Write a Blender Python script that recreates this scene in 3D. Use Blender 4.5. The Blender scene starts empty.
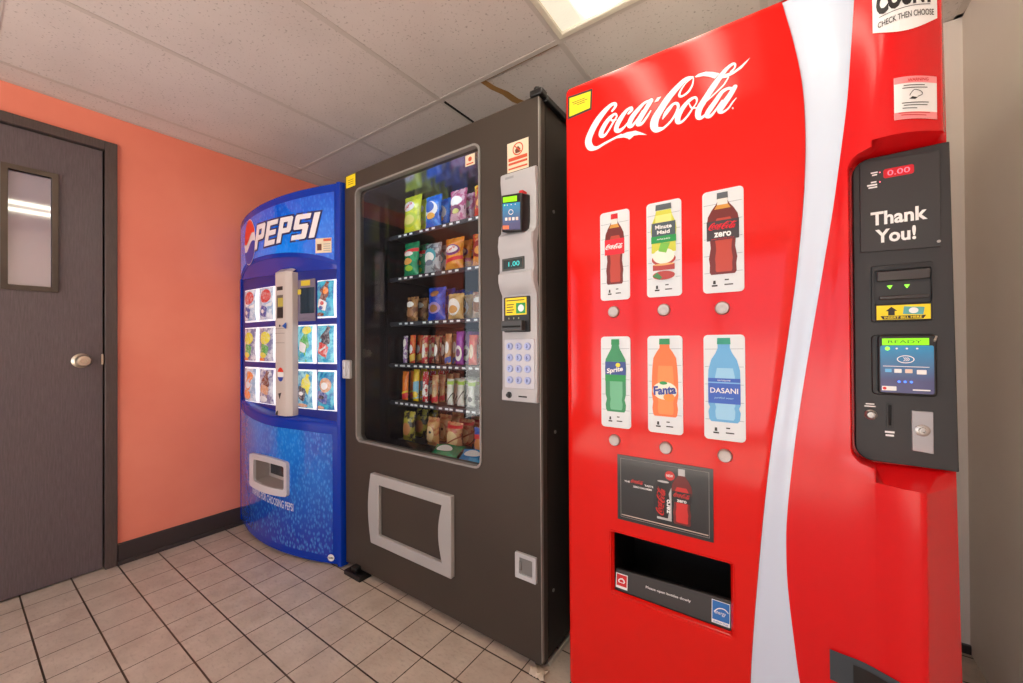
import bpy, bmesh, math, random
from mathutils import Vector, Matrix
random.seed(7)
PI = math.pi
SC = bpy.context.scene
COL = SC.collection

# ------------------------------------------------------------------ camera, world, light, exposure
CAM_Z = 1.0885
cam = bpy.data.cameras.new('camera')
cam.lens = 13.911
cam.sensor_width = 36.0
cam.clip_start = 0.02
cam_o = bpy.data.objects.new('camera', cam)
COL.objects.link(cam_o)
YAW, PITCH, ROLL = 0.6088, 0.0059, -0.0061
f0 = Vector((-math.sin(YAW), math.cos(YAW), 0)); r0 = Vector((math.cos(YAW), math.sin(YAW), 0)); u0 = Vector((0, 0, 1))
f1 = f0*math.cos(PITCH) + u0*math.sin(PITCH); u1 = u0*math.cos(PITCH) - f0*math.sin(PITCH)
rr = r0*math.cos(ROLL) + u1*math.sin(ROLL); uu = u1*math.cos(ROLL) - r0*math.sin(ROLL)
cam_o.matrix_world = Matrix(((rr.x, uu.x, -f1.x, 0), (rr.y, uu.y, -f1.y, 0), (rr.z, uu.z, -f1.z, CAM_Z), (0, 0, 0, 1)))
SC.camera = cam_o

SC.view_settings.view_transform = 'Standard'
SC.view_settings.look = 'None'
SC.view_settings.gamma = 1.0
SC.view_settings.use_curve_mapping = False
SC.view_settings.exposure = 0.1
SC.cycles.use_denoising = True
SC.cycles.max_bounces = 10
SC.cycles.diffuse_bounces = 5
SC.cycles.transparent_max_bounces = 16
SC.cycles.sample_clamp_indirect = 6.0

SKY_STRENGTH = 2.1
TROFFER_STRENGTH = 3.2
TUBE_STRENGTH = 3.0
world = bpy.data.worlds.new('daylight'); SC.world = world
world.use_nodes = True
wb = world.node_tree.nodes['Background']
wb.inputs[1].default_value = SKY_STRENGTH
_t = world.node_tree; _c = _t.nodes.new('ShaderNodeTexCoord'); _s = _t.nodes.new('ShaderNodeSeparateXYZ'); _m = _t.nodes.new('ShaderNodeMapRange'); _x = _t.nodes.new('ShaderNodeMix'); _x.data_type = 'RGBA'
_t.links.new(_c.outputs['Generated'], _s.inputs[0]); _t.links.new(_s.outputs[2], _m.inputs[0]); _m.inputs[1].default_value = -0.04; _m.inputs[2].default_value = 0.04
_t.links.new(_m.outputs[0], _x.inputs[0]); _x.inputs[6].default_value = (2.05, 2.0, 1.9, 1); _x.inputs[7].default_value = (0.75, 0.84, 1.0, 1)   # lower half brightened as unseen pavement, added to light the ceiling; sky above
_t.links.new(_x.outputs[2], wb.inputs[0])

sun = bpy.data.lights.new('sun', 'SUN'); sun.energy = 20.0; sun.angle = 0.01; sun.color = (1.0, 0.97, 0.93)
sun_o = bpy.data.objects.new('sun', sun); COL.objects.link(sun_o)
sun_o.rotation_euler = Vector((-0.12, -1.0, 1.35)).to_track_quat('Z', 'Y').to_euler(); sun_o.location = (-1.0, -6, 6)

# ------------------------------------------------------------------ materials
def lin(c):
    return tuple((x/255/12.92 if x/255 <= 0.04045 else ((x/255+0.055)/1.055)**2.4) for x in c)
MATS = {}
def mat(name, c=(200, 200, 200), rough=0.5, metal=0.0, coat=0.0, emit=0.0, spec=0.5, ec=None, coat_rough=0.05):
    if name in MATS: return MATS[name]
    m = bpy.data.materials.new(name); m.use_nodes = True
    b = m.node_tree.nodes['Principled BSDF']
    b.inputs['Base Color'].default_value = (*lin(c), 1)
    b.inputs['Roughness'].default_value = rough
    b.inputs['Metallic'].default_value = metal
    b.inputs['Specular IOR Level'].default_value = spec
    if coat:
        b.inputs['Coat Weight'].default_value = coat; b.inputs['Coat Roughness'].default_value = coat_rough
    if emit:
        b.inputs['Emission Color'].default_value = (*lin(ec or c), 1); b.inputs['Emission Strength'].default_value = emit
    MATS[name] = m
    return m
class NT:
    def __init__(s, m): s.t = m.node_tree; s.b = s.t.nodes['Principled BSDF']
    def n(s, kind, **kw):
        x = s.t.nodes.new(kind)
        for k, v in kw.items(): setattr(x, k, v)
        return x
    def l(s, a, b): s.t.links.new(a, b)
    def math(s, op, a, b=None, c=None):
        x = s.n('ShaderNodeMath', operation=op)
        for i, q in enumerate((a, b, c)):
            if q is None: continue
            if isinstance(q, (int, float)): x.inputs[i].default_value = q
            else: s.l(q, x.inputs[i])
        return x.outputs[0]
    def mix(s, fac, a, b):
        x = s.n('ShaderNodeMix', data_type='RGBA')
        for i, q in ((0, fac), (6, a), (7, b)):
            if isinstance(q, tuple): x.inputs[i].default_value = (*lin(q), 1)
            elif isinstance(q, (int, float)): x.inputs[i].default_value = q
            else: s.l(q, x.inputs[i])
        return x.outputs[2]
    def coord(s, scale=(1, 1, 1), kind='Object'):
        c = s.n('ShaderNodeTexCoord'); mp = s.n('ShaderNodeMapping'); mp.inputs['Scale'].default_value = scale
        s.l(c.outputs[kind], mp.inputs[0]); return mp.outputs[0]
    def noise(s, vec, scale, detail=3, rough=0.55):
        x = s.n('ShaderNodeTexNoise'); x.inputs['Scale'].default_value = scale; x.inputs['Detail'].default_value = detail
        x.inputs['Roughness'].default_value = rough; s.l(vec, x.inputs['Vector']); return x.outputs[0]
    def ramp(s, fac, lo, hi):
        x = s.n('ShaderNodeMapRange'); x.inputs[1].default_value = lo; x.inputs[2].default_value = hi; s.l(fac, x.inputs[0]); return x.outputs[0]
    def bump(s, h, strength=0.2, dist=0.002):
        x = s.n('ShaderNodeBump'); x.inputs['Strength'].default_value = strength; x.inputs['Distance'].default_value = dist
        s.l(h, x.inputs['Height']); s.l(x.outputs[0], s.b.inputs['Normal'])
    def base(s, c): s.l(c, s.b.inputs['Base Color'])

def m_floor():
    m = mat('floor_tile', (200, 185, 168), 0.38, spec=0.4); t = NT(m)
    co = t.n('ShaderNodeTexCoord'); sp = t.n('ShaderNodeSeparateXYZ'); t.l(co.outputs['Object'], sp.inputs[0])
    fx = t.math('FRACT', t.math('DIVIDE', t.math('ADD', sp.outputs[0], 2.4662+1.57273), 0.157273))
    fy = t.math('FRACT', t.math('DIVIDE', t.math('ADD', sp.outputs[1], 9.144-0.1888), 0.1524))
    dx = t.math('MULTIPLY', t.math('MINIMUM', fx, t.math('SUBTRACT', 1.0, fx)), 0.157273)
    dy = t.math('MULTIPLY', t.math('MINIMUM', fy, t.math('SUBTRACT', 1.0, fy)), 0.1524)
    gx = t.math('LESS_THAN', dx, 0.0019); gy = t.math('LESS_THAN', dy, 0.0028)
    g = t.math('MAXIMUM', gx, gy)
    v = t.coord((1, 1, 1))
    n1 = t.noise(v, 9, 5, 0.6); n2 = t.noise(t.coord((1, 2.2, 1)), 45, 4, 0.7)
    c = t.mix(t.ramp(n1, 0.3, 0.7), (186, 170, 154), (208, 194, 178))
    c = t.mix(t.math('MULTIPLY', t.ramp(n2, 0.52, 0.8), 0.55), c, (150, 135, 122))
    gc = t.mix(t.ramp(t.noise(v, 3.3, 3), 0.4, 0.65), (54, 41, 30), (84, 64, 48))
    t.base(t.mix(g, c, gc))
    h = t.math('ADD', t.math('MULTIPLY', g, -1.0), t.math('MULTIPLY', n2, 0.25)); t.bump(h, 0.35, 0.0015)
    return m
def m_ceiling(name='ceiling_tile', c0=(190, 180, 168), dark=(126, 116, 106), amt=0.75):
    m = mat(name, c0, 0.9, spec=0.15); t = NT(m); v = t.coord()
    n = t.noise(v, 105, 2, 0.5)
    n2 = t.noise(v, 4, 2)
    pits = t.math('MULTIPLY', t.ramp(n, 0.63, 0.70), amt)
    c = t.mix(t.ramp(n2, 0.3, 0.7), tuple(int(x*0.97) for x in c0), c0)
    t.base(t.mix(pits, c, dark)); t.bump(t.math('SUBTRACT', 1.0, pits), 0.3, 0.002)
    return m
def m_paint(name, c, c2=None, rough=0.5, bump=0.06, scale=160, spec=0.4):
    m = mat(name, c, rough, spec=spec); t = NT(m); v = t.coord()
    n = t.noise(v, scale, 3); n2 = t.noise(v, 2.5, 4)
    t.base(t.mix(t.ramp(n2, 0.35, 0.65), c, c2 or tuple(int(x*0.96) for x in c)))
    t.bump(n, bump, 0.002); return m
def m_wood_paint(name, c, c2):
    m = mat(name, c, 0.34, spec=0.5); t = NT(m); v = t.coord((1, 30, 2.2))
    n = t.noise(v, 7, 5, 0.7); n3 = t.noise(t.coord(), 130, 3)
    t.base(t.mix(t.ramp(n, 0.35, 0.75), c, c2)); t.bump(t.math('ADD', n, t.math('MULTIPLY', n3, 0.5)), 0.35, 0.002); return m
def m_droplets(name, cols, z0, z1, amt=0.45):
    # blue print with a vertical blend and water drops, as printed on the machine's panels
    m = mat(name, cols[0], 0.12, coat=0.5); t = NT(m)
    co = t.n('ShaderNodeTexCoord'); sp = t.n('ShaderNodeSeparateXYZ'); t.l(co.outputs['Object'], sp.inputs[0])
    zz = t.ramp(sp.outputs[2], z0, z1)
    xx = t.ramp(sp.outputs[0], 0.25, 0.95)
    v = t.coord((1, 1, 0.55)); n = t.noise(v, 130, 3, 0.6); n2 = t.noise(v, 7, 3)
    cc = t.mix(t.math('MULTIPLY', t.math('MINIMUM', zz, t.math('SUBTRACT', 1.35, xx)), 1.0), cols[0], cols[1])
    cc = t.mix(t.math('MULTIPLY', t.ramp(n2, 0.4, 0.7), 0.5), cc, cols[0])
    vo = t.n('ShaderNodeTexVoronoi'); vo.inputs['Scale'].default_value = 75; t.l(v, vo.inputs['Vector'])
    d = t.ramp(vo.outputs['Distance'], 0.55, 0.12)
    d = t.math('MULTIPLY', d, t.ramp(n, 0.30, 0.5))
    cc = t.mix(t.math('MULTIPLY', d, amt), cc, cols[2])
    t.base(cc); t.bump(d, 0.3, 0.0015); return m
def m_wrap(name, a, b, scale=28, lo=0.48, hi=0.56, rough=0.25):
    if name in MATS: return MATS[name]
    m = mat(name, a, rough, coat=0.3); t = NT(m)
    t.base(t.mix(t.ramp(t.noise(t.coord((1, 1, 1)), scale, 2), lo, hi), a, b))
    t.bump(t.noise(t.coord((1, 1, 0.4)), 60, 2), 0.35, 0.003); return m
def m_glass(name, tint=(1, 1, 1), boost=1.0, film=None):
    m = bpy.data.materials.new(name); m.use_nodes = True; nt = m.node_tree; nt.nodes.clear()
    o = nt.nodes.new('ShaderNodeOutputMaterial'); mx = nt.nodes.new('ShaderNodeMixShader')
    tr = nt.nodes.new('ShaderNodeBsdfTransparent'); tr.inputs[0].default_value = (*tint, 1)
    gl = nt.nodes.new('ShaderNodeBsdfGlossy'); gl.inputs['Roughness'].default_value = 0.02
    fr = nt.nodes.new('ShaderNodeFresnel'); fr.inputs[0].default_value = 1.5
    mu = nt.nodes.new('ShaderNodeMath'); mu.operation = 'MULTIPLY'; mu.inputs[1].default_value = boost; mu.use_clamp = True
    ge = nt.nodes.new('ShaderNodeNewGeometry'); fb = nt.nodes.new('ShaderNodeMath'); fb.operation = 'SUBTRACT'; fb.inputs[0].default_value = 1.0
    m2 = nt.nodes.new('ShaderNodeMath'); m2.operation = 'MULTIPLY'
    nt.links.new(ge.outputs['Backfacing'], fb.inputs[1]); nt.links.new(fr.outputs[0], mu.inputs[0])
    nt.links.new(mu.outputs[0], m2.inputs[0]); nt.links.new(fb.outputs[0], m2.inputs[1]); nt.links.new(m2.outputs[0], mx.inputs[0])
    nt.links.new(tr.outputs[0], mx.inputs[1]); nt.links.new(gl.outputs[0], mx.inputs[2]); nt.links.new(mx.outputs[0], o.inputs[0])
    MATS[name] = m; return m

# ------------------------------------------------------------------ mesh helpers
class MB:
    def __init__(s): s.v = []; s.f = []; s.m = []
    def add(s, vs, fs, m=0):
        k = len(s.v); s.v += [tuple(p) for p in vs]; s.f += [tuple(i+k for i in q) for q in fs]; s.m += [m]*len(fs); return s
    def box(s, x0, x1, y0, y1, z0, z1, m=0):
        return s.add([(x, y, z) for z in (z0, z1) for y in (y0, y1) for x in (x0, x1)],
                     [(0, 2, 3, 1), (4, 5, 7, 6), (0, 1, 5, 4), (2, 6, 7, 3), (0, 4, 6, 2), (1, 3, 7, 5)], m)
    def prism(s, pts, y0, y1, m=0, ax='xz'):
        n = len(pts)
        def P(p, d): return (p[0], d, p[1]) if ax == 'xz' else ((p[0], p[1], d) if ax == 'xy' else (d, p[0], p[1]))
        return s.add([P(p, y0) for p in pts] + [P(p, y1) for p in pts],
                     [tuple(range(n)), tuple(range(2*n-1, n-1, -1))] + [(i, (i+1) % n, n+(i+1) % n, n+i) for i in range(n)], m)
    def flat(s, pts, y, m=0):
        return s.add([(p[0], y, p[1]) for p in pts], [tuple(range(len(pts)))], m)
    def ring(s, out, inn, y0, y1, m=0, ax='xz', back=True, yin=None):
        n = len(out)
        def P(p, d): return (p[0], d, p[1]) if ax == 'xz' else ((p[0], p[1], d) if ax == 'xy' else (d, p[0], p[1]))
        yi = y0 if yin is None else yin
        vs = [P(p, y0) for p in out] + [P(p, yi) for p in inn] + [P(p, y1) for p in out] + [P(p, y1) for p in inn]
        fs = []
        for i in range(n):
            j = (i+1) % n
            fs += [(i, j, n+j, n+i), (i, 2*n+i, 2*n+j, j), (n+i, n+j, 3*n+j, 3*n+i)]
            if back: fs.append((2*n+i, 3*n+i, 3*n+j, 2*n+j))
        return s.add(vs, fs, m)
    def cyl(s, c, r, h, ax='y', n=20, m=0, r2=None, sq=1.0):
        r2 = r if r2 is None else r2; vs = []
        for k, q in ((0, r), (1, r2)):
            for i in range(n):
                a = 2*PI*i/n; u, w = q*math.cos(a), q*math.sin(a)*sq
                vs.append((c[0]+u, c[1]+h*k, c[2]+w) if ax == 'y' else ((c[0]+u, c[1]+w, c[2]+h*k) if ax == 'z' else (c[0]+h*k, c[1]+u, c[2]+w)))
        return s.add(vs, [tuple(range(n)), tuple(range(2*n-1, n-1, -1))] + [(i, (i+1) % n, n+(i+1) % n, n+i) for i in range(n)], m)
    def lathe(s, c, prof, ax='y', n=24, m=0):
        vs = []; k = len(prof)
        for (r, h) in prof:
            for i in range(n):
                a = 2*PI*i/n; u, w = r*math.cos(a), r*math.sin(a)
                vs.append((c[0]+u, c[1]+h, c[2]+w) if ax == 'y' else ((c[0]+u, c[1]+w, c[2]+h) if ax == 'z' else (c[0]+h, c[1]+u, c[2]+w)))
        fs = [(j*n+i, j*n+(i+1) % n, (j+1)*n+(i+1) % n, (j+1)*n+i) for j in range(k-1) for i in range(n)]
        fs += [tuple(range(n)), tuple(range((k-1)*n, k*n))]
        return s.add(vs, fs, m)
    def tube(s, pts, r, n=6, m=0):
        pts = [Vector(p) for p in pts]; vs = []; k = len(pts)
        up = Vector((0, 0, 1))
        for i, p in enumerate(pts):
            d = (pts[min(i+1, k-1)] - pts[max(i-1, 0)]).normalized()
            a = d.cross(up) if abs(d.dot(up)) < 0.95 else d.cross(Vector((1, 0, 0)))
            a.normalize(); b = d.cross(a)
            for j in range(n):
                t = 2*PI*j/n; vs.append(tuple(p + a*(r*math.cos(t)) + b*(r*math.sin(t))))
        return s.add(vs, [(i*n+j, i*n+(j+1) % n, (i+1)*n+(j+1) % n, (i+1)*n+j) for i in range(k-1) for j in range(n)]
                     + [tuple(range(n)), tuple(range((k-1)*n, k*n))], m)
    def grid(s, rows, m=0, skip=None):
        a, b = len(rows), len(rows[0]); vs = [p for r in rows for p in r]
        fs = [(i*b+j, i*b+j+1, (i+1)*b+j+1, (i+1)*b+j) for i in range(a-1) for j in range(b-1) if not (skip and skip(i, j))]
        return s.add(vs, fs, m)
    def ribbon(s, pts, y, m=0, mp=None, sub=5):
        P = [Vector((p[0], p[1], p[2])) for p in pts]; Q = []
        for i in range(len(P)-1):
            a, b, c, d = P[max(i-1, 0)], P[i], P[i+1], P[min(i+2, len(P)-1)]
            for k in range(sub):
                t = k/sub
                Q.append(0.5*((2*b) + (c-a)*t + (2*a-5*b+4*c-d)*t*t + (3*b-a-3*c+d)*t**3))
        Q.append(P[-1]); L = []; R_ = []
        for i, q in enumerate(Q):
            d = Q[min(i+1, len(Q)-1)] - Q[max(i-1, 0)]; d = Vector((d.x, d.y)); d.normalize(); w = max(q.z, 0.0006)/2
            L.append((q.x-d.y*w, q.y+d.x*w)); R_.append((q.x+d.y*w, q.y-d.x*w))
        F = mp or (lambda x, z: (x, y, z))
        s.grid([[F(*a) for a in L], [F(*a) for a in R_]], m)
        for q in (Q[0], Q[-1]):
            cp_ = [Vector(F(q.x+q.z/2*math.cos(2*PI*k/10), q.y+q.z/2*math.sin(2*PI*k/10)))+Vector((0, .00005, 0)) for k in range(10)]
            s.add(cp_, [tuple(range(10))], m)
        return s
    def build(s, name, mats, parent=None, smooth=40, bevel=0, seg=2, merge=True):
        me = bpy.data.meshes.new(name)
        off = Vector((0, 0, 0)); p = parent
        while p is not None: off += p.location; p = p.parent
        me.from_pydata([tuple(Vector(q)-off) for q in s.v], [], s.f)
        for x in (mats if isinstance(mats, (list, tuple)) else [mats]): me.materials.append(x)
        me.polygons.foreach_set('material_index', s.m)
        bm = bmesh.new(); bm.from_mesh(me)
        if merge: bmesh.ops.remove_doubles(bm, verts=bm.verts, dist=1e-6)
        bmesh.ops.recalc_face_normals(bm, faces=bm.faces); bm.to_mesh(me); bm.free()
        if smooth:
            me.polygons.foreach_set('use_smooth', [True]*len(me.polygons)); me.set_sharp_from_angle(angle=math.radians(smooth))
        me.update()
        o = bpy.data.objects.new(name, me); COL.objects.link(o)
        if parent is not None: o.parent = parent
        if bevel:
            b = o.modifiers.new('bevel', 'BEVEL'); b.width = bevel; b.segments = seg; b.limit_method = 'ANGLE'; b.angle_limit = 0.7
            b.harden_normals = False
        return o
def rrect(x0, x1, z0, z1, r, n=5):
    p = []
    for cx, cz, a in ((x1-r, z1-r, 0), (x0+r, z1-r, PI/2), (x0+r, z0+r, PI), (x1-r, z0+r, 1.5*PI)):
        p += [(cx+r*math.cos(a+PI/2*k/n), cz+r*math.sin(a+PI/2*k/n)) for k in range(n+1)]
    return p
def ell(cx, cz, rx, rz, n=24, a0=0, a1=2*PI):
    return [(cx+rx*math.cos(a0+(a1-a0)*k/n), cz+rz*math.sin(a0+(a1-a0)*k/n)) for k in range(n if a1-a0 > 6.2 else n+1)]
def thing(name, label, cat, loc, group=None):
    o = bpy.data.objects.new(name, None); COL.objects.link(o); o.location = loc; o.empty_display_size = 0.05
    o['label'] = label; o['category'] = cat
    if group: o['group'] = group
    return o
def tag(o, label, cat=None, group=None):
    o['label'] = label
    if cat: o['category'] = cat
    if group: o['group'] = group
    return o
def struct(o): o['kind'] = 'structure'; return o
def text(body, name, m, parent, cx, cz, width, y, height=None, bold=0.0, shear=0.0, depth=0.0006, mp=None, align='CENTER', rot=0.0, space=1.0):
    cu = bpy.data.curves.new(name, 'FONT'); cu.body = body; cu.size = 1.0; cu.offset = bold; cu.shear = shear; cu.align_x = align; cu.space_character = space
    cu.resolution_u = 3
    t = bpy.data.objects.new(name, cu); me = bpy.data.meshes.new_from_object(t)
    bpy.data.objects.remove(t)
    xs = [v.co.x for v in me.vertices]; zs = [v.co.y for v in me.vertices]
    x0, x1, z0, z1 = min(xs), max(xs), min(zs), max(zs)
    k = width/(x1-x0); kz = height/(z1-z0) if height else k
    b = MB(); F = mp or (lambda x, z: (x, y, z)); ca, sa = math.cos(rot), math.sin(rot)
    vs = []
    for v in me.vertices:
        u, w = (v.co.x-(x0+x1)/2)*k, (v.co.y-(z0+z1)/2)*kz
        vs.append(F(cx+u*ca-w*sa, cz+u*sa+w*ca))
    b.add(vs, [tuple(p.vertices) for p in me.polygons]); bpy.data.meshes.remove(me)
    return b.build(name, m, parent, smooth=0, merge=False)
SCRIPT_STROKES= [[(-0.415, 1.77, 0.0064), (-0.405, 1.78, 0.0086), (-0.407, 1.788, 0.0086), (-0.42, 1.788, 0.0114), (-0.442, 1.774, 0.017), (-0.464, 1.753, 0.0206), (-0.482, 1.727, 0.0214), (-0.491, 1.703, 0.022), (-0.483, 1.682, 0.0192), (-0.464, 1.675, 0.01), (-0.44, 1.681, 0.0078), (-0.407, 1.688, 0.0064), (-0.389, 1.69, 0.0086)], [(-0.401, 1.749, 0.005), (-0.406, 1.758, 0.0064), (-0.42, 1.753, 0.0114), (-0.436, 1.739, 0.0144), (-0.448, 1.721, 0.0156), (-0.449, 1.709, 0.015), (-0.439, 1.705, 0.0086), (-0.426, 1.717, 0.0064), (-0.411, 1.737, 0.0064), (-0.401, 1.749, 0.005)], [(-0.421, 1.751, 0.0036), (-0.416, 1.742, 0.0058), (-0.404, 1.74, 0.0045)], [(-0.367, 1.746, 0.0064), (-0.358, 1.753, 0.0092), (-0.36, 1.76, 0.0072), (-0.373, 1.756, 0.01), (-0.39, 1.739, 0.015), (-0.401, 1.722, 0.015), (-0.403, 1.71, 0.0136), (-0.393, 1.705, 0.0114), (-0.378, 1.712, 0.0064), (-0.364, 1.725, 0.0042)], [(-0.307, 1.761, 0.0072), (-0.322, 1.76, 0.0078), (-0.339, 1.748, 0.0122), (-0.357, 1.731, 0.015), (-0.365, 1.713, 0.0136), (-0.358, 1.707, 0.01), (-0.345, 1.718, 0.0058), (-0.327, 1.74, 0.0042)], [(-0.304, 1.76, 0.013), (-0.319, 1.74, 0.0136), (-0.335, 1.719, 0.0153), (-0.34, 1.707, 0.0128), (-0.329, 1.705, 0.0086), (-0.315, 1.719, 0.0064), (-0.305, 1.732, 0.0036)], [(-0.195, 1.779, 0.0028), (-0.198, 1.763, 0.005), (-0.208, 1.749, 0.0058), (-0.223, 1.743, 0.0057), (-0.23, 1.748, 0.0064), (-0.226, 1.76, 0.0045), (-0.214, 1.774, 0.0036), (-0.199, 1.782, 0.0036)], [(-0.197, 1.783, 0.0058), (-0.214, 1.784, 0.0117), (-0.236, 1.77, 0.0158), (-0.259, 1.75, 0.0186), (-0.277, 1.728, 0.0194), (-0.292, 1.707, 0.0222), (-0.296, 1.689, 0.0216), (-0.291, 1.676, 0.0164), (-0.281, 1.673, 0.0122), (-0.27, 1.674, 0.0072), (-0.252, 1.686, 0.0064), (-0.239, 1.703, 0.0064), (-0.233, 1.718, 0.0072), (-0.236, 1.728, 0.0072), (-0.245, 1.73, 0.0072), (-0.256, 1.721, 0.0108), (-0.266, 1.71, 0.01), (-0.273, 1.699, 0.0028)], [(-0.187, 1.72, 0.005), (-0.191, 1.728, 0.0058), (-0.204, 1.726, 0.0094), (-0.22, 1.713, 0.0122), (-0.233, 1.694, 0.015), (-0.234, 1.679, 0.0128), (-0.225, 1.675, 0.0072), (-0.211, 1.685, 0.0058), (-0.198, 1.701, 0.0045), (-0.189, 1.712, 0.0036), (-0.187, 1.72, 0.005)], [(-0.206, 1.717, 0.0028), (-0.2, 1.704, 0.0045), (-0.189, 1.7, 0.0036)], [(-0.109, 1.762, 0.0058), (-0.101, 1.769, 0.0045), (-0.1, 1.777, 0.005), (-0.106, 1.78, 0.0072), (-0.119, 1.773, 0.01), (-0.132, 1.76, 0.013), (-0.149, 1.74, 0.0158), (-0.165, 1.719, 0.0158), (-0.179, 1.7, 0.0166), (-0.184, 1.688, 0.0158), (-0.184, 1.675, 0.013), (-0.176, 1.67, 0.0086), (-0.163, 1.678, 0.005)], [(-0.115, 1.75, 0.0036), (-0.125, 1.736, 0.0042), (-0.141, 1.724, 0.0042), (-0.167, 1.707, 0.0036)], [(-0.106, 1.718, 0.0064), (-0.115, 1.723, 0.0072), (-0.129, 1.719, 0.01), (-0.143, 1.702, 0.0122), (-0.157, 1.685, 0.0136), (-0.164, 1.673, 0.0122), (-0.157, 1.667, 0.0086), (-0.145, 1.677, 0.0058), (-0.129, 1.698, 0.0036)], [(-0.101, 1.721, 0.0117), (-0.113, 1.703, 0.0139), (-0.127, 1.686, 0.0153), (-0.134, 1.674, 0.013), (-0.128, 1.668, 0.0072), (-0.116, 1.673, 0.005), (-0.106, 1.685, 0.0042), (-0.098, 1.693, 0.0022)]]  # strokes and polygons traced from image pixels, projected onto the red front plane
SCRIPT_POLYS= [[(-0.41, 1.685), (-0.389, 1.691), (-0.371, 1.693), (-0.347, 1.69), (-0.33, 1.679), (-0.315, 1.668), (-0.337, 1.675), (-0.352, 1.677), (-0.36, 1.672), (-0.365, 1.67), (-0.37, 1.675), (-0.381, 1.681), (-0.397, 1.684)], [(-0.294, 1.752), (-0.287, 1.762), (-0.276, 1.761), (-0.285, 1.751)], [(-0.192, 1.782), (-0.183, 1.786), (-0.166, 1.785), (-0.15, 1.778), (-0.134, 1.768), (-0.145, 1.759), (-0.158, 1.769), (-0.172, 1.776), (-0.189, 1.779)], [(-0.129, 1.753), (-0.121, 1.761), (-0.103, 1.761), (-0.088, 1.768), (-0.077, 1.775), (-0.068, 1.78), (-0.075, 1.771), (-0.086, 1.761), (-0.103, 1.754), (-0.117, 1.751)], [(-0.108, 1.671), (-0.106, 1.673), (-0.103, 1.669), (-0.106, 1.667)]]

# ------------------------------------------------------------------ the room
XL, XR, YB, YF, ZC = -2.744, 0.515, 2.045, -2.7, 2.23
M_ORANGE = m_paint('orange_wall_paint', (250, 148, 122), (245, 139, 114), 0.42)
M_BEIGE = m_paint('beige_wall_paint', (246, 234, 222), (242, 229, 217), 0.6)
M_CEIL = m_ceiling(c0=(220, 211, 205), dark=(146, 135, 126), amt=.6)
M_TBAR = mat('ceiling_grid_paint', (200, 191, 183), 0.6)
M_STAIN = mat('water_stain', (150, 112, 62), 0.9)
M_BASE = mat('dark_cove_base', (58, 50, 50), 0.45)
M_DOOR = m_wood_paint('dark_door_paint', (92, 81, 83), (111, 100, 103))
M_JAMB = m_wood_paint('dark_jamb_paint', (78, 66, 63), (96, 83, 79))
M_BLACK = mat('black_plastic', (22, 21, 22), 0.35)
M_DARKGAP = mat('dark_recess', (10, 9, 9), 0.8)
M_GREYP = mat('grey_plastic', (186, 186, 188), 0.4)
M_STEEL = mat('brushed_steel', (178, 174, 170), 0.35, metal=0.9)
M_WHITE = mat('white_print', (240, 240, 238), 0.35)
M_INK = mat('dark_ink', (35, 33, 34), 0.5)
M_RED = mat('red_print', (208, 30, 34), 0.4)
M_YELLOW = mat('yellow_print', (246, 218, 20), 0.45)
M_GREEN = mat('green_print', (20, 150, 70), 0.4)
M_BLUEP = mat('blue_print', (30, 90, 180), 0.4)
M_BRASS = mat('worn_brass', (214, 204, 184), 0.28, metal=0.85)

b = MB(); b.box(XL-.1, XR+.1, YF-.1, YB+.1, -.06, 0)
struct(b.build('floor', m_floor()))
# ceiling with an opening for the recessed light
LX0, LX1, LY0, LY1 = -0.690, -0.06, 0.10, 1.318
HX0, HX1, HY0, HY1 = -1.316, -0.700, 1.334, 1.955            # the panel that is cracked and stained
b = MB()
xs = [XL-.1, HX0, HX1, LX0, LX1, XR+.1]; ys = [YF-.1, LY0, LY1, HY0, HY1, YB+.1]
for i in range(5):
    for j in range(5):
        if (i == 3 and j == 1) or (i == 1 and j == 3): continue
        b.box(xs[i], xs[i+1], ys[j], ys[j+1], ZC, ZC+.02)
struct(b.build('ceiling', M_CEIL))
b = MB(); bz = ZC-.0022
for x in (-2.572, -1.952, -1.322, -0.695, -0.055):
    b.box(x-.011, x+.011, YF, YB, bz, ZC+.012)
for y in (-2.34, -1.12, 0.10, 1.324):
    b.box(XL, XR, y-.011, y+.011, bz+.0003, ZC+.012)
b.box(XL, XL+.022, YF, YB, bz, ZC); b.box(XL, XR, YB-.022, YB, bz, ZC); b.box(XR-.022, XR, YF, YB, bz, ZC)
struct(b.build('trim_1', M_TBAR))
# walls
DY0, DY1, DZ = -0.385, 0.492, 2.094        # outside of the door frame
b = MB()
b.box(XL-.1, XL, DY1-.01, YB+.1, 0, ZC); LW0, LW1, LWZ0, LWZ1 = -2.5, -.80, .25, 2.05
b.box(XL-.1, XL, YF-.1, LW0, 0, ZC); b.box(XL-.1, XL, LW1, DY0+.01, 0, ZC); b.box(XL-.1, XL, LW0, LW1, 0, LWZ0); b.box(XL-.1, XL, LW0, LW1, LWZ1, ZC); b.box(XL-.1, XL, DY0+.01, DY1-.01, DZ-.01, ZC)
struct(b.build('wall_left', M_ORANGE))
b = MB(); b.box(XL-.1, XR+.1, YB, YB+.1, 0, ZC); struct(b.build('wall_back', M_BEIGE))
b = MB(); b.box(XR, XR+.1, YF-.1, YB, 0, ZC); struct(b.build('wall_right', M_BEIGE))
WX0, WX1, WZ0, WZ1 = -2.5, 0.49, 0.06, 2.08
b = MB()
b.box(XL, WX0, YF-.1, YF, 0, ZC); b.box(WX1, XR, YF-.1, YF, 0, ZC); b.box(WX0, WX1, YF-.1, YF, 0, WZ0); b.box(WX0, WX1, YF-.1, YF, WZ1, ZC)
struct(b.build('wall_front', M_BEIGE))
b = MB()
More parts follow.
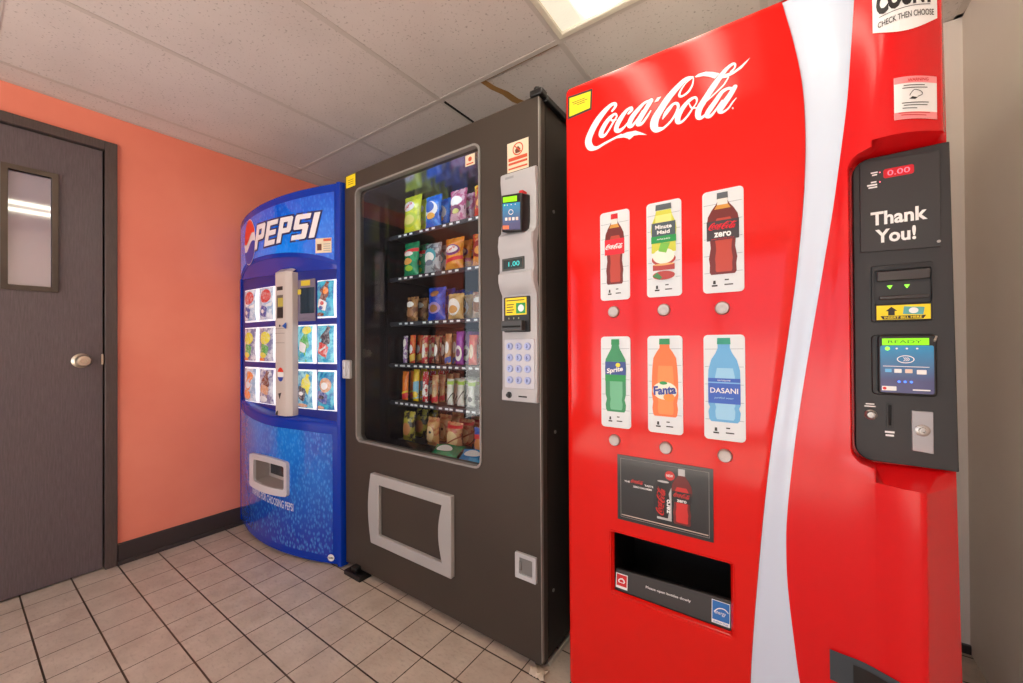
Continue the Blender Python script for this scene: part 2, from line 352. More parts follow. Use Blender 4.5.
for x in (WX0+.025, -1.57, -.63, WX1-.025): b.box(x-.025, x+.025, YF-.08, YF-.02, WZ0, WZ1)
b.box(WX0, WX1, YF-.081, YF-.019, WZ0, WZ0+.05); b.box(WX0, WX1, YF-.081, YF-.019, WZ1-.05, WZ1)
wf = struct(b.build('window_1', M_JAMB))
b = MB()
for y in (LW0+.025, -1.65, LW1-.025): b.box(XL-.08, XL-.02, y-.025, y+.025, LWZ0, LWZ1)
b.box(XL-.081, XL-.019, LW0, LW1, LWZ0, LWZ0+.05); b.box(XL-.081, XL-.019, LW0, LW1, LWZ1-.05, LWZ1)
struct(b.build('added_side_window', M_JAMB))  # unseen window added behind the camera to light the right wall
b = MB(); b.prism([(DY1, 0), (DY1, .106), (YB, .106), (YB, 0)], XL, XL+.012, 0, 'yz')
b.prism([(DY1, .0), (DY1, .02), (YB, .02), (YB, 0)], XL+.011, XL+.022, 0, 'yz')
struct(b.build('baseboard_left', M_BASE, bevel=.003))
b = MB(); b.box(-.62, XR, YB-.010, YB, 0, .030); struct(b.build('dark_gap_strip', M_BASE))  # added dark strip for the shaded floor in the gap; no baseboard here
# door in the orange wall
d = bpy.data.objects.new('door_1', None); COL.objects.link(d); d.location = (XL, 0.05, 0); struct(d)
JW = .044
b = MB()
b.box(XL-.1, XL+.016, DY1-JW, DY1, 0, DZ); b.box(XL-.1, XL+.016, DY0, DY0+JW, 0, DZ); b.box(XL-.1, XL+.016, DY0+JW, DY1-JW, DZ-JW, DZ)
b.build('door_frame', M_JAMB, d, bevel=.003)
b = MB(); b.box(XL-.1, XL-.07, DY0+JW, DY1-JW, 0, DZ-JW); b.build('door_stop', M_DARKGAP, d)
SY0, SY1, SZ = DY0+JW+.004, DY1-JW-.006, DZ-JW-.005
GY0, GY1, GZ0, GZ1 = .155, .279, 1.358, 1.857
b = MB(); b.ring([(SY0, .008), (SY1, .008), (SY1, SZ), (SY0, SZ)], [(GY0-.012, GZ0-.012), (GY1+.012, GZ0-.012), (GY1+.012, GZ1+.012), (GY0-.012, GZ1+.012)], XL-.004, XL-.045, 0, 'yz')
b.build('door_slab', M_DOOR, d)
b = MB(); b.ring(rrect(GY0-.02, GY1+.02, GZ0-.022, GZ1+.022, .002, 1), rrect(GY0, GY1, GZ0, GZ1, .002, 1), XL+.008, XL-.03, 0, 'yz')
b.ring(rrect(GY0-.008, GY1+.008, GZ0-.008, GZ1+.008, .002, 1), rrect(GY0, GY1, GZ0, GZ1, .002, 1), XL+.003, XL-.02, 0, 'yz')
b.build('window_trim', m_paint('worn_trim', (104, 92, 78), (74, 62, 54), .4, .3, 60), d, bevel=.003)
M_PANE = mat('frosted_door_pane', (150, 140, 158), 0.04, coat=1.0, spec=1.0)
M_PANE.node_tree.nodes['Principled BSDF'].inputs['IOR'].default_value = 2.1
b = MB(); b.box(XL-.022, XL-.014, GY0-.006, GY1+.006, GZ0-.006, GZ1+.006); b.build('window_pane', M_PANE, d)
k = MB(); kc = (XL-.004, .372, 1.021)
k.lathe(kc, [(.034, 0), (.034, .004), (.028, .010), (.013, .013), (.012, .030), (.024, .036), (.0285, .046), (.0285, .056), (.022, .066), (.012, .067), (.010, .063), (0.003, .063)], 'x', 28)
k.build('door_knob', M_BRASS, d)
b = MB(); b.box(XL-.006, XL-.001, SY1-.004, SY1+.003, 1.0, 1.05); b.build('latch_plate', M_BRASS, d)

# the cracked ceiling panel: a torn left strip and a sagging right piece with a stained edge
cp = thing('ceiling_panel', 'cracked and water stained ceiling panel above the dark snack machine', 'ceiling panel', (-1.0, 1.6, ZC))
tear = [(-1.086, HY0), (-1.078, 1.40), (-1.058, 1.46), (-1.052, 1.53), (-1.02, 1.60), (-1.01, 1.70), (-.985, 1.82), (-.99, HY1)]
b = MB(); b.prism([(HX0+.008, HY0)] + tear + [(HX0+.008, HY1)], ZC+.001, ZC+.014, 0, 'xy'); b.build('torn_strip', M_CEIL, cp)
b = MB(); b.prism([(x+.012, y+.008) for x, y in tear] + [(HX1, HY1), (HX1, HY0+.008)], ZC+.007, ZC+.02, 0, 'xy'); b.build('sagging_piece', M_CEIL, cp)
b = MB()
b.grid([[(x-.002, y, ZC-.0005) for x, y in tear], [(x+.024+.008*math.sin(9*y), y+.004, ZC+.0045) for x, y in tear]])
b.box(-1.086, HX1, HY0-.004, HY0+.007, ZC+.0, ZC+.006)
b.build('stained_edge', M_STAIN, cp)
b = MB(); b.box(HX0-.002, HX0+.007, HY0+.01, 1.56, ZC-.0030, ZC+.01); b.build('open_crack', M_DARKGAP, cp)

# recessed ceiling light
lt = thing('ceiling_light', 'recessed rectangular fluorescent ceiling light with a cream diffuser above the red machine', 'ceiling light', (-.375, .71, ZC))
b = MB(); b.ring([(LX0, LY0), (LX1, LY0), (LX1, LY1), (LX0, LY1)], [(LX0+.022, LY0+.022), (LX1-.022, LY0+.022), (LX1-.022, LY1-.022), (LX0+.022, LY1-.022)], ZC-.006, ZC+.02, 0, 'xy')
b.build('light_frame', mat('light_frame_paint', (225, 218, 200), .5), lt, bevel=.004)
m = mat('prismatic_diffuser', (200, 194, 172), .4, emit=1.0); t = NT(m)
cr = t.n('ShaderNodeTexCoord'); sp = t.n('ShaderNodeSeparateXYZ'); t.l(cr.outputs['Object'], sp.inputs[0])
xx = t.math('ABSOLUTE', t.math('SUBTRACT', t.math('ABSOLUTE', sp.outputs[0]), .13))      # two tubes behind the lens
tu = t.ramp(xx, .085, .0)
tu = t.math('MULTIPLY', tu, t.ramp(t.math('ABSOLUTE', sp.outputs[1]), .60, .45))
e = t.math('ADD', 0.19*TROFFER_STRENGTH, t.math('MULTIPLY', tu, 3.0*TROFFER_STRENGTH))
t.l(e, t.b.inputs['Emission Strength']); t.b.inputs['Emission Color'].default_value = (*lin((255, 249, 228)), 1)
t.bump(t.noise(t.coord(), 120, 2), .4, .003)
b = MB(); b.box(LX0+.02, LX1-.02, LY0+.02, LY1-.02, ZC+.004, ZC+.010); b.build('diffuser', m, lt)
b = MB(); b.box(LX0, LX1, LY0, LY1, ZC+.08, ZC+.085); b.build('light_housing', M_TBAR, lt)

# ------------------------------------------------------------------ red bottle machine
M_CRED = mat('glossy_red_panel', (222, 24, 18), 0.10, spec=.32)
M_CREDC = mat('pale_bounce_cabinet', (218, 216, 212), 0.4)  # unseen sides made pale to bounce light into the gap beside
M_CRED2 = mat('glossy_red_column', (218, 14, 20), 0.16, spec=.4)
M_SWOOSH = mat('white_swoosh_panel', (208, 221, 238), 0.22, coat=0.4)
M_BUTTON = mat('silver_button', (170, 160, 155), 0.38, metal=.6)
M_PAYBLK = mat('charcoal_panel', (40, 39, 40), 0.42)
M_PAYBLK2 = mat('charcoal_panel_face', (48, 47, 48), 0.45)
red = thing('vending_machine', 'tall red bottle vending machine with white script lettering and six drink cards', 'vending machine', (-.155, 1.55, 0), 'vending machines along the back wall')
def interp(tab, z):
    tab = sorted(tab)
    if z <= tab[0][0]: return tab[0][1]
    if z >= tab[-1][0]: return tab[-1][1]
    for i in range(len(tab)-1):
        (z0, a), (z1, c) = tab[i], tab[i+1]
        if z0 <= z <= z1:
            pm = tab[max(i-1, 0)]; pp = tab[min(i+2, len(tab)-1)]
            h = z1-z0; t = (z-z0)/h
            m0 = (c-pm[1])/(z1-pm[0])*h; m1 = (pp[1]-a)/(pp[0]-z0)*h
            return (2*t**3-3*t*t+1)*a + (t**3-2*t*t+t)*m0 + (-2*t**3+3*t*t)*c + (t**3-t*t)*m1
SWL = [(1.9, -.006), (1.878, -.001), (1.775, .020), (1.679, .034), (1.587, .0385), (1.497, .038), (1.386, .032), (1.252, .020), (1.116, .004), (.978, -.014), (.837, -.033), (.669, -.050), (.5, -.064), (.378, -.073), (.273, -.079), (.15, -.082), (.03, -.083)]
SWR = [(1.9, .127), (1.815, .123), (1.711, .117), (1.606, .110), (1.502, .099), (1.375, .084), (1.247, .066), (1.115, .047), (.981, .028), (.843, .011), (.681, -.004), (.59, -.0055), (.521, -.003), (.412, .007), (.319, .017), (.2, .034), (.03, .062)]
CT, CB, CX0, CX1, CY = 1.893, .03, -.575, .2615, 1.12  # red machine's pixel-derived coordinates, scaled about the camera onto this nearer front plane
def cx1(z): return .266+(1.485-z)*.0115
PX0, PX1, PZ0, PZ1 = -.430, -.115, .358, .538
zs = sorted(set([CB, PZ0, PZ1, CT-.012, CT-.004, CT] + [round(CB+.01+(CT-CB-.03)*i/90, 4) for i in range(91)]))
zs = [z for z in zs if not any(0 < abs(z-q) < .004 for q in (PZ0, PZ1) if z != q)]
lx = [(CX0, .035), (CX0+.0015, .018), (CX0+.006, .008), (CX0+.015, .0015), (CX0+.026, 0)]
fx = [PX0, -.38, -.32, -.26, -.2, PX1, -.10]
rows = []
for z in zs:
    top = {CT: .010, CT-.004: .004, CT-.012: .001}.get(z, 0)
    xl = interp(SWL, z)
    r = [(x, CY+o+top, z) for x, o in lx] + [(x, CY+top, z) for x in fx]
    r += [(-.10+(xl-.004+.10)*k/4, CY+top, z) for k in (1, 2, 3, 4)] + [(xl-.001, CY+top+.001, z), (xl, CY+top+.007, z)]
    rows.append(r)
nlx = len(lx)
iz0, iz1 = zs.index(PZ0), zs.index(PZ1)
b = MB(); b.grid(rows, 0, lambda i, j: iz0 <= i < iz1 and nlx <= j < nlx+5)
b.add([(CX0, CY+.035, CT), (CX1, CY+.035, CT), (CX1, CY+.008, CT), (CX0+.026, CY+.010, CT), (CX0+.006, CY+.018, CT)], [(0, 1, 2, 3, 4)])
b.build('front_panel', M_CRED, red, smooth=50)
# white swoosh
rows = []
for z in zs:
    top = {CT: .010, CT-.004: .004, CT-.012: .001}.get(z, 0); a, c = interp(SWL, z), interp(SWR, z)
    rows.append([(a+(c-a)*k/8, CY+.005+top-.016*math.sin(PI/2*k/8)**2, z) for k in range(9)])
b = MB(); b.grid(rows); b.build('swoosh_panel', M_SWOOSH, red, smooth=60)
# red right-hand column, with the step for the payment panel
def ease(t): t = max(0, min(1, t)); return t*t*(3-2*t)
RB, RT = .829, 1.487
def colrow(z, zone):
    CX1 = cx1(z)
    xr = interp(SWR, z); a = max(.108, xr+.004)+.035
    uxe = .249-.0
    def yup(x): t = (x-xr)/(uxe-xr); return CY-.013-.032*math.sin(PI*min(1, t*.93))+.012*t*t
    def ylip(x, a_): return CY-.013-.012*ease((x-xr)/(a_-xr))
    if zone == 'pay':
        d0, d1 = z-RB, RT-z; sh = 0
        for dd, R_ in ((d0, .035), (d1, .035)):
            if dd < R_: sh = max(sh, R_-math.sqrt(max(0, R_*R_-(R_-dd)**2)))
        a0 = max(.108, xr+.004); a = a0+sh; w = ease((RT-z)/.12)
        def yl(x): return (yup(x)*(1-w)+ylip(x, a0)*w) if z > 1.2 else (ylip(min(x, a0), a0)-.035*ease((x-a0)/(.205-a0))*(1 if x > a0 else 0))
        p = [(xr+(a-xr)*k/4, yl(xr+(a-xr)*k/4)) for k in range(5)]
        y4 = p[-1][1]
        p += [(a+.003, y4+.004), (a+.006, CY+.0), (a+.008, CY+.03)]
        e = a+.012
        return [(x, y, z) for x, y in p] + [(e+(CX1-e)*k/11, CY+.03, z) for k in range(12)]
    if zone == 'up':
        xe, yf, ye = uxe, lambda t: yup(xr+t*(uxe-xr)), CY+.004
    else:
        xe = .212; a0 = max(.108, xr+.004)
        yf, ye = lambda t: ylip(min(a0, xr+t*(xe-xr)), a0)-.035*ease((xr+t*(xe-xr)-a0)/(.205-a0))*(1 if xr+t*(xe-xr) > a0 else 0), CY-.060
    X = [xr+(a-xr)*k/4 for k in range(5)] + [a+.003, a+.008, a+.014]
    X += [a+.014+(xe-a-.014)*k/8 for k in range(1, 9)]
    p = [(x, yf((x-xr)/(xe-xr))) for x in X]; yl = p[-1][1]
    p += [(xe+.0025, yl+.002), (xe+.006, yl+.008), (xe+(CX1-xe)*.6, yl+(CY+.03-yl)*.6), (CX1, CY+.03)]
    return [(x, y, z) for x, y in p]
zz = []
z = CB
while z < .795: zz.append((z, 'low')); z += .022
zz += [(.797, 'low'), (.8015, 'low')]
zz += [(RB, 'pay')] + [(RB+.035*k/6, 'pay') for k in range(1, 7)]
z = RB+.05
while z < RT-.04: zz.append((z, 'pay')); z += .03
zz += [(RT-.035*k/6, 'pay') for k in range(6, -1, -1)]
zz += [(1.500, 'up'), (1.506, 'up')]
z = 1.53
while z < CT-.015: zz.append((z, 'up')); z += .022
zz += [(CT-.012, 'up'), (CT, 'up')]
b = MB(); b.grid([colrow(z, q) for z, q in zz]); b.build('side_column', M_CRED2, red, smooth=42)
b = MB(); yc = CY+.215
b.box(CX0+.001, CX1-.001, yc, 1.985, CB, CT-.004)
for q in ((CX0+.001, PX0-.002, CB, CT-.004), (PX1+.002, CX1-.001, CB, CT-.004), (PX0-.002, PX1+.002, CB, PZ0-.03), (PX0-.002, PX1+.002, PZ1+.004, CT-.004)): b.box(q[0], q[1], CY+.036, yc, q[2], q[3])
b.build('cabinet', M_CREDC, red)
b = MB(); b.box(CX0+.04, CX1-.04, CY+.06, 1.94, 0.0, CB); b.build('base_plinth', M_BLACK, red)
# script lettering
M_SCR = mat('white_script_vinyl', (236, 237, 240), .3)
sc = MB()
for i, st in enumerate(SCRIPT_STROKES): sc.ribbon(st, CY-.0009-.00006*i)
for i, po in enumerate(SCRIPT_POLYS): sc.flat(po, CY-.0020-.00006*i)
sc.build('script_lettering', M_SCR, red, smooth=0, merge=False)
# yellow sticker
b = MB(); b.flat([(-.553, 1.857), (-.482, 1.853), (-.485, 1.803), (-.554, 1.799)], CY-.0008)
b.flat([(-.5585, 1.8635), (-.4765, 1.8595), (-.4795, 1.7965), (-.5595, 1.7925)], CY-.0005, 1)
for zq, x0, x1 in ((1.838, -.545, -.50), (1.832, -.54, -.492), (1.826, -.528, -.50)): b.flat([(x0, zq), (x1, zq), (x1, zq+.002), (x0, zq+.002)], CY-.0011, 2)
tag(b.build('yellow_sticker', [M_YELLOW, M_INK, M_INK], red, smooth=0, merge=False), 'small yellow sticker with a dark border')
def script_word(name, m_, par, cx, cz, w, y, rot=0.0):   # the same script, small
    k = w/.43; sc2 = MB(); ca, sa = math.cos(rot), math.sin(rot)
    def F(x, z): u, v = (x+.290)*k, (z-1.722)*k; return (cx+u*ca-v*sa, y, cz+u*sa+v*ca)
    for i, st in enumerate(SCRIPT_STROKES): sc2.ribbon([(q[0], q[1], q[2]*1.15) for q in st], 0, 0, mp=F, sub=3)
    for po in SCRIPT_POLYS: sc2.add([F(*q) for q in po], [tuple(range(len(po)))])
    return sc2.build(name, m_, par, smooth=0, merge=False)
# drink cards
C = {}
def pm(n, c): return mat('print_'+n, c, .35)
M_CARD = mat('card_white', (218, 223, 226), .28)
def sil(prof, x, w, z0, z1):
    L = [(x-w/2*r, z0+(z1-z0)*h) for h, r in prof]; R_ = [(x+w/2*r, z0+(z1-z0)*h) for h, r in reversed(prof)]
    return L + R_
COLA = [(0, .72), (.03, .82), (.12, .80), (.2, .86), (.33, .74), (.42, .78), (.5, .9), (.62, .98), (.72, .90), (.8, .66), (.86, .40), (.9, .30), (.97, .30)]
SPR = [(0, .8), (.03, .92), (.1, .96), (.17, .84), (.24, .96), (.45, .96), (.6, 1.0), (.72, .94), (.8, .66), (.87, .40), (.92, .34), (.97, .34)]
FAN = [(0, .78), (.02, .90), (.1, .96), (.18, .90), (.28, 1.0), (.5, .98), (.62, .94), (.75, .86), (.83, .60), (.88, .38), (.97, .36)]
DAS = [(0, .82), (.03, .95), (.12, 1.0), (.17, .9), (.21, 1.0), (.5, 1.0), (.62, .98), (.74, .8), (.82, .52), (.88, .38), (.97, .38)]
MIN = [(0, .80), (.03, .88), (.3, .9), (.55, .90), (.66, .96), (.74, .92), (.82, .68), (.88, .56), (.97, .56)]
def drink_card(lab, x0, x1, z0, z1, prof, w, body, hi, cap, lay, words):
    xc = (x0+x1)/2
    b = MB(); b.prism(rrect(x0, x1, z0, z1, .010), CY-.0025, CY+.0005)
    cd = tag(b.build('drink_card', M_CARD, red, smooth=30), lab)
    b = MB(); ms = [pm('brick_line', (150, 158, 166)), body, hi, cap] + [q[0] for q in lay] + [M_INK]
    y = CY-.0028
    for k in range(5):
        zq = z0+.05+(z1-z0-.06)*k/4.6
        b.flat([(x0+.003, zq), (x1-.003, zq+.001), (x1-.003, zq+.0022), (x0+.003, zq+.0012)], y, 0)
    bz0, bz1 = z0+.046, z1-.008; W = (x1-x0)*w
    b.flat(sil(prof, xc, W, bz0, bz1), y-.0004, 1)
    inner = [(h, r*.62) for h, r in prof if h < .82]
    b.flat(sil(inner, xc+W*.03, W, bz0+.006, bz1-.03), y-.0008, 2)
    cw = W*prof[-1][1]*.5+.0015
    b.prism([(xc-cw, bz1-(bz1-bz0)*.075), (xc+cw, bz1-(bz1-bz0)*.075), (xc+cw*.95, bz1), (xc-cw*.95, bz1)], y-.0012, y-.0004, 3)
    for i, (mm, pts) in enumerate(lay):
        b.flat([(xc+W/2*px, bz0+(bz1-bz0)*pz) for px, pz in pts], y-.0012-.0002*i, 4+i)
    for zq, xa, xb in ((z0+.030, .1, .35), (z0+.018, 0.08, .6)): b.flat([(xc+W/2*xa, zq), (xc+W/2*xb, zq), (xc+W/2*xb, zq+.003), (xc+W/2*xa, zq+.003)], y, 4+len(lay))
    b.flat([(xc-W*.35, z0+.016), (xc-W*.17, z0+.016), (xc-W*.17, z0+.02), (xc-W*.35, z0+.02)], y, 4+len(lay))
    b.flat([(xc-W*.31, z0+.022), (xc-W*.22, z0+.022), (xc-W*.23, z0+.031), (xc-W*.30, z0+.031)], y, 4+len(lay))
    b.build('bottle_picture', ms, cd, smooth=0, merge=False)
    for (s_, mm, dx, hz, ww, hh, bo, sh, ro) in words:
        if s_ == 'Coca-Cola': script_word('card_lettering', mm, cd, xc+W/2*dx, bz0+(bz1-bz0)*hz, W*ww*1.08, y-.0036); continue
        text(s_, 'card_lettering', mm, cd, xc+W/2*dx, bz0+(bz1-bz0)*hz, W*ww, y-.0026, height=(bz1-bz0)*hh, bold=bo, shear=sh, rot=ro)
R4 = lambda a, c, d, e: [(a, d), (c, d), (c, e), (a, e)]
cola, colah = pm('cola', (112, 28, 22)), pm('cola_light', (186, 62, 42)); capr = pm('red_cap', (214, 24, 34)); lred = pm('label_red', (226, 22, 44))
grey = pm('grey_cap', (84, 92, 98)); blk = pm('label_black', (58, 50, 54))
COLS = [(-.4545, -.3665), (-.3185, -.2275), (-.1765, -.0845)]
T0, T1, B0, B1 = 1.2145, 1.474, .843, 1.108
drink_card('drink card showing a cola bottle with a red cap and red label', *COLS[0], T0, T1, COLA, .68, cola, colah, capr,
    [(lred, R4(-.98, .98, .42, .64)), (pm('clear_neck', (222, 222, 214)), [(-.33, .85), (.33, .85), (.29, .925), (-.29, .925)]), (pm('foam', (214, 150, 60)), [(-.5, .80), (.5, .80), (.34, .85), (-.34, .85)])], [('Coca-Cola', M_WHITE, 0, .53, .82, .10, .02, .35, .1)])
lime, limeh = pm('juice', (206, 206, 70)), pm('juice_light', (232, 226, 130)); apr, apw, dk = pm('apple_red', (176, 60, 52)), pm('apple_white', (236, 236, 220)), pm('label_slate', (70, 84, 92))
drink_card('drink card showing a juice bottle above apple slices', *COLS[1], T0, T1, MIN, .76, pm('card_blank', (226, 231, 232)), pm('card_blank2', (228, 233, 234)), grey,
    [(lime, [(-.92, .36), (.92, .36), (.90, .56), (.97, .66), (.92, .74), (.66, .84), (.55, .92), (-.55, .92), (-.66, .84), (-.92, .74), (-.97, .66), (-.90, .56)]), (limeh, R4(-.6, .6, .68, .86)),
     (dk, R4(-.9, .9, .58, .76)), (M_GREEN, R4(-.94, .94, .49, .58)), (apr, ell(0, .27, .9, .085)), (apw, ell(0, .31, .82, .10)), (pm('leaf_green', (120, 190, 70)), [(-.4, .38), (.2, .35), (.5, .48), (-.2, .49)]),
     (apr, R4(-.82, .82, .125, .20)), (pm('apple_flesh', (226, 176, 110)), ell(0, .20, .8, .014)), (apr, ell(0, .055, .84, .058)), (pm('apple_green', (60, 130, 70)), [(-.84, .05), (-.3, .0), (-.1, .03), (-.5, .10)])],
    [('Minute', M_WHITE, 0, .70, .62, .055, .03, 0, 0), ('Maid', M_WHITE, 0, .63, .48, .05, .03, 0, 0), ('APPLE JUICE', M_WHITE, 0, .535, .5, .022, .02, 0, 0)])
drink_card('drink card showing a dark cola bottle with a black label', *COLS[2], T0, T1, COLA, .80, cola, colah, grey,
    [(blk, R4(-.98, .98, .42, .66)), (pm('clear_neck', (222, 222, 214)), [(-.33, .85), (.33, .85), (.29, .925), (-.29, .925)]), (pm('foam', (214, 150, 60)), [(-.5, .80), (.5, .80), (.34, .85), (-.34, .85)])], [('Coca-Cola', lred, 0, .585, .80, .085, .02, .35, .05), ('zero', M_WHITE, .0, .485, .52, .06, .03, 0, 0), ('ZERO CALORIE COLA', lred, 0, .435, .7, .014, .01, 0, 0)])
drink_card('drink card showing a clear green lemon lime bottle', *COLS[0], B0, B1, SPR, .72, pm('green_glass', (40, 140, 84)), pm('green_light', (104, 184, 138)), pm('green_cap', (22, 140, 74)),
    [(pm('label_navy', (40, 66, 140)), R4(-.97, .97, .50, .69)), (M_GREEN, R4(-.97, .97, .42, .51)), (pm('lemon', (236, 222, 40)), ell(.25, .645, .22, .03))], [('Sprite', M_WHITE, -.05, .57, .78, .085, .03, .2, .18)])
drink_card('drink card showing a bright orange soda bottle', *COLS[1], B0, B1, FAN, .76, pm('orange_soda', (244, 112, 32)), pm('orange_light', (250, 140, 60)), pm('green_cap', (22, 140, 74)),
    [(pm('label_cream', (246, 236, 214)), ell(0, .33, .92, .115)), (pm('orange_slice', (248, 140, 30)), ell(.32, .25, .42, .052)), (M_GREEN, ell(-.1, .43, .3, .022))], [('Fanta', pm('ink_blue', (40, 60, 150)), -.02, .34, .86, .115, .04, .1, .12)])
drink_card('drink card showing a clear blue water bottle', *COLS[2], B0, B1, DAS, .78, pm('water_blue', (96, 170, 220)), pm('water_light', (150, 204, 236)), pm('teal_cap', (20, 150, 120)),
    [(pm('label_royal', (24, 84, 190)), R4(-1, 1, .22, .52)), (pm('label_edge', (120, 180, 230)), R4(-1, 1, .46, .475))], [('DASANI', M_WHITE, 0, .375, .86, .062, .01, 0, 0), ('purified water', pm('ink_sky', (160, 210, 240)), 0, .285, .6, .03, .0, .2, 0), ('NON-CARBONATED', M_WHITE, 0, .495, .4, .014, .01, 0, 0)])
for x, z in ((-.415, 1.180), (-.274, 1.178), (-.133, 1.175), (-.415, .806), (-.272, .804), (-.130, .805)):
    b = MB(); b.lathe((x, CY, z), [(.0170, 0), (.0170, -.003), (.0155, -.006), (.0145, -.0075), (.0125, -.0068), (.004, -.0078), (.0005, -.008)], 'y', 24)
    b.build('select_button', M_BUTTON, red, smooth=50)
# advertisement panel
AX0, AX1, AZ0, AZ1 = -.407, -.157, .580, .7665
M_ADBG = mat('ad_charcoal', (42, 44, 46), .22, coat=.4)
b = MB(); b.prism([(AX0, AZ0), (AX1, AZ0), (AX1, AZ1), (AX0, AZ1)], CY-.003, CY+.0005)
ad = tag(b.build('advertisement_panel', M_ADBG, red), 'dark framed advertisement with a can and a bottle')
b = MB(); b.ring([(AX0+.009, AZ0+.009), (AX1-.009, AZ0+.009), (AX1-.009, AZ1-.009), (AX0+.009, AZ1-.009)], [(AX0+.0105, AZ0+.0105), (AX1-.0105, AZ0+.0105), (AX1-.0105, AZ1-.0105), (AX0+.0105, AZ1-.0105)], CY-.0034, CY-.003, 0)
b.flat([(AX0+.012, AZ0+.0145), (AX1-.012, AZ0+.0145), (AX1-.012, AZ0+.017), (AX0+.012, AZ0+.017)], CY-.0036, 1)
CXc = -.279; cz0, cz1 = .612, .712
b.flat([(CXc-.017, cz0), (CXc-.013, cz0-.004), (CXc+.013, cz0-.004), (CXc+.017, cz0), (CXc+.021, cz0+.012), (CXc+.021, cz1-.012), (CXc+.015, cz1), (CXc-.015, cz1), (CXc-.021, cz1-.012), (CXc-.021, cz0+.012)], CY-.0036, 2)
b.flat([(CXc-.017, cz0-.003), (CXc+.021, cz0-.003), (CXc+.021, cz0+.003), (CXc-.017, cz0+.003)], CY-.0040, 3); b.flat(ell(CXc, cz1, .0155, .003), CY-.0040, 3)
b.flat([(CXc+.011, cz0), (CXc+.021, cz0+.004), (CXc+.021, cz1-.012), (CXc+.014, cz1-.03), (CXc+.018, cz0+.04)], CY-.0040, 3)
bxc = -.232
b.flat(sil(COLA, bxc, .052, .606, .752), CY-.0040, 4); b.flat(sil([(h, r*.7) for h, r in COLA if h < .85], bxc, .052, .611, .728), CY-.0043, 5)
b.flat([(bxc-.024, .664), (bxc+.024, .664), (bxc+.024, .693), (bxc-.024, .693)], CY-.0046, 2); b.flat([(bxc-.0085, .736), (bxc+.0085, .736), (bxc+.0085, .754), (bxc-.0085, .754)], CY-.0046, 3)
b.flat(ell(-.262, .731, .0125, .0125), CY-.0036, 5)
b.build('printed_picture', [pm('ad_line', (120, 116, 112)), pm('ad_cream', (206, 190, 176)), pm('can_black', (26, 24, 25)), pm('can_silver', (190, 190, 190)), pm('ad_cola', (110, 26, 22)), pm('ad_red', (206, 40, 36))], ad, smooth=0, merge=False)
AR = pm('ad_red', (206, 40, 36))
for s_, mm, x, z, w_, h_, ro, sh in (('Coca-Cola', AR, CXc-.006, .658, .072, .014, PI/2*.97, .3), ('zero', M_WHITE, CXc+.0135, .648, .038, .009, PI/2, 0), ('Coca-Cola', AR, bxc, .683, .040, .011, 0, .35), ('zero', M_WHITE, bxc, .669, .024, .007, 0, 0),
        ('NEW', M_WHITE, -.262, .731, .017, .007, 0, 0), ('THE', M_WHITE, -.378, .694, .016, .005, 0, 0), ('Coca-Cola', AR, -.350, .697, .034, .011, 0, .35), ('TASTE', M_WHITE, -.317, .692, .024, .005, 0, 0), ('ZERO CALORIES', M_WHITE, -.335, .683, .052, .005, 0, 0)):
    if s_ == 'Coca-Cola': script_word('advertisement_lettering', mm, ad, x, z, w_*1.05, CY-.0052, ro); continue
    text(s_, 'advertisement_lettering', mm, ad, x, z, w_, CY-.0052, height=h_, bold=.03, shear=sh, rot=ro)
# delivery port
b = MB()
o_, i_ = rrect(PX0-.004, PX1+.004, PZ0-.006, PZ1+.004, .008), rrect(PX0+.007, PX1-.006, PZ0+.004, PZ1-.006, .005)
b.ring(o_, i_, CY-.0015, CY+.012, 0, yin=CY+.010); b.build('port_lip', M_CRED, red, smooth=60)
M_PORT = mat('port_black', (18, 16, 17), .3)
b = MB(); y0, y1 = CY+.010, CY+.20
b.add([(PX0+.004, y0, PZ0), (PX1-.003, y0, PZ0), (PX1-.003, y0, PZ1), (PX0+.004, y0, PZ1), (PX0+.004, y1, PZ0-.02), (PX1-.003, y1, PZ0-.02), (PX1-.003, y1, PZ1), (PX0+.004, y1, PZ1)],
      [(0, 1, 5, 4), (1, 2, 6, 5), (2, 3, 7, 6), (3, 0, 4, 7), (4, 5, 6, 7)])
b.build('delivery_chute', M_PORT, red, smooth=0)
M_FLAP = mat('flap_charcoal', (50, 47, 46), .35)
b = MB()
b.add([(PX0+.008, y0+.004, PZ0+.004), (PX1-.007, y0+.004, PZ0+.004), (PX1-.007, y0+.012, PZ0+.074), (PX0+.008, y0+.012, PZ0+.062), (PX0+.008, y0+.016, PZ0+.004), (PX1-.007, y0+.016, PZ0+.004), (PX1-.007, y0+.022, PZ0+.074), (PX0+.008, y0+.022, PZ0+.062)],
      [(0, 1, 2, 3), (7, 6, 5, 4), (0, 4, 5, 1), (1, 5, 6, 2), (2, 6, 7, 3), (3, 7, 4, 0)])
fl = b.build('delivery_flap', M_FLAP, red, bevel=.0015)
def fm(x, z): return (x, y0+.004+(z-PZ0-.004)*.115-.0012, z)
text('Please open bottles slowly', 'flap_lettering', M_WHITE, fl, -.275, PZ0+.040, .118, 0, height=.0085, bold=.01, mp=fm, rot=.02)
b = MB()
def q4(x0, x1, z0, z1, m, d=0): b.add([tuple(Vector(fm(x, z))-Vector((0, d, 0))) for x, z in ((x0, z0), (x1, z0), (x1, z1), (x0, z1))], [(0, 1, 2, 3)], m)
q4(-.421, -.386, PZ0+.012, PZ0+.053, 0); q4(-.4185, -.3885, PZ0+.019, PZ0+.0505, 1, .0004)
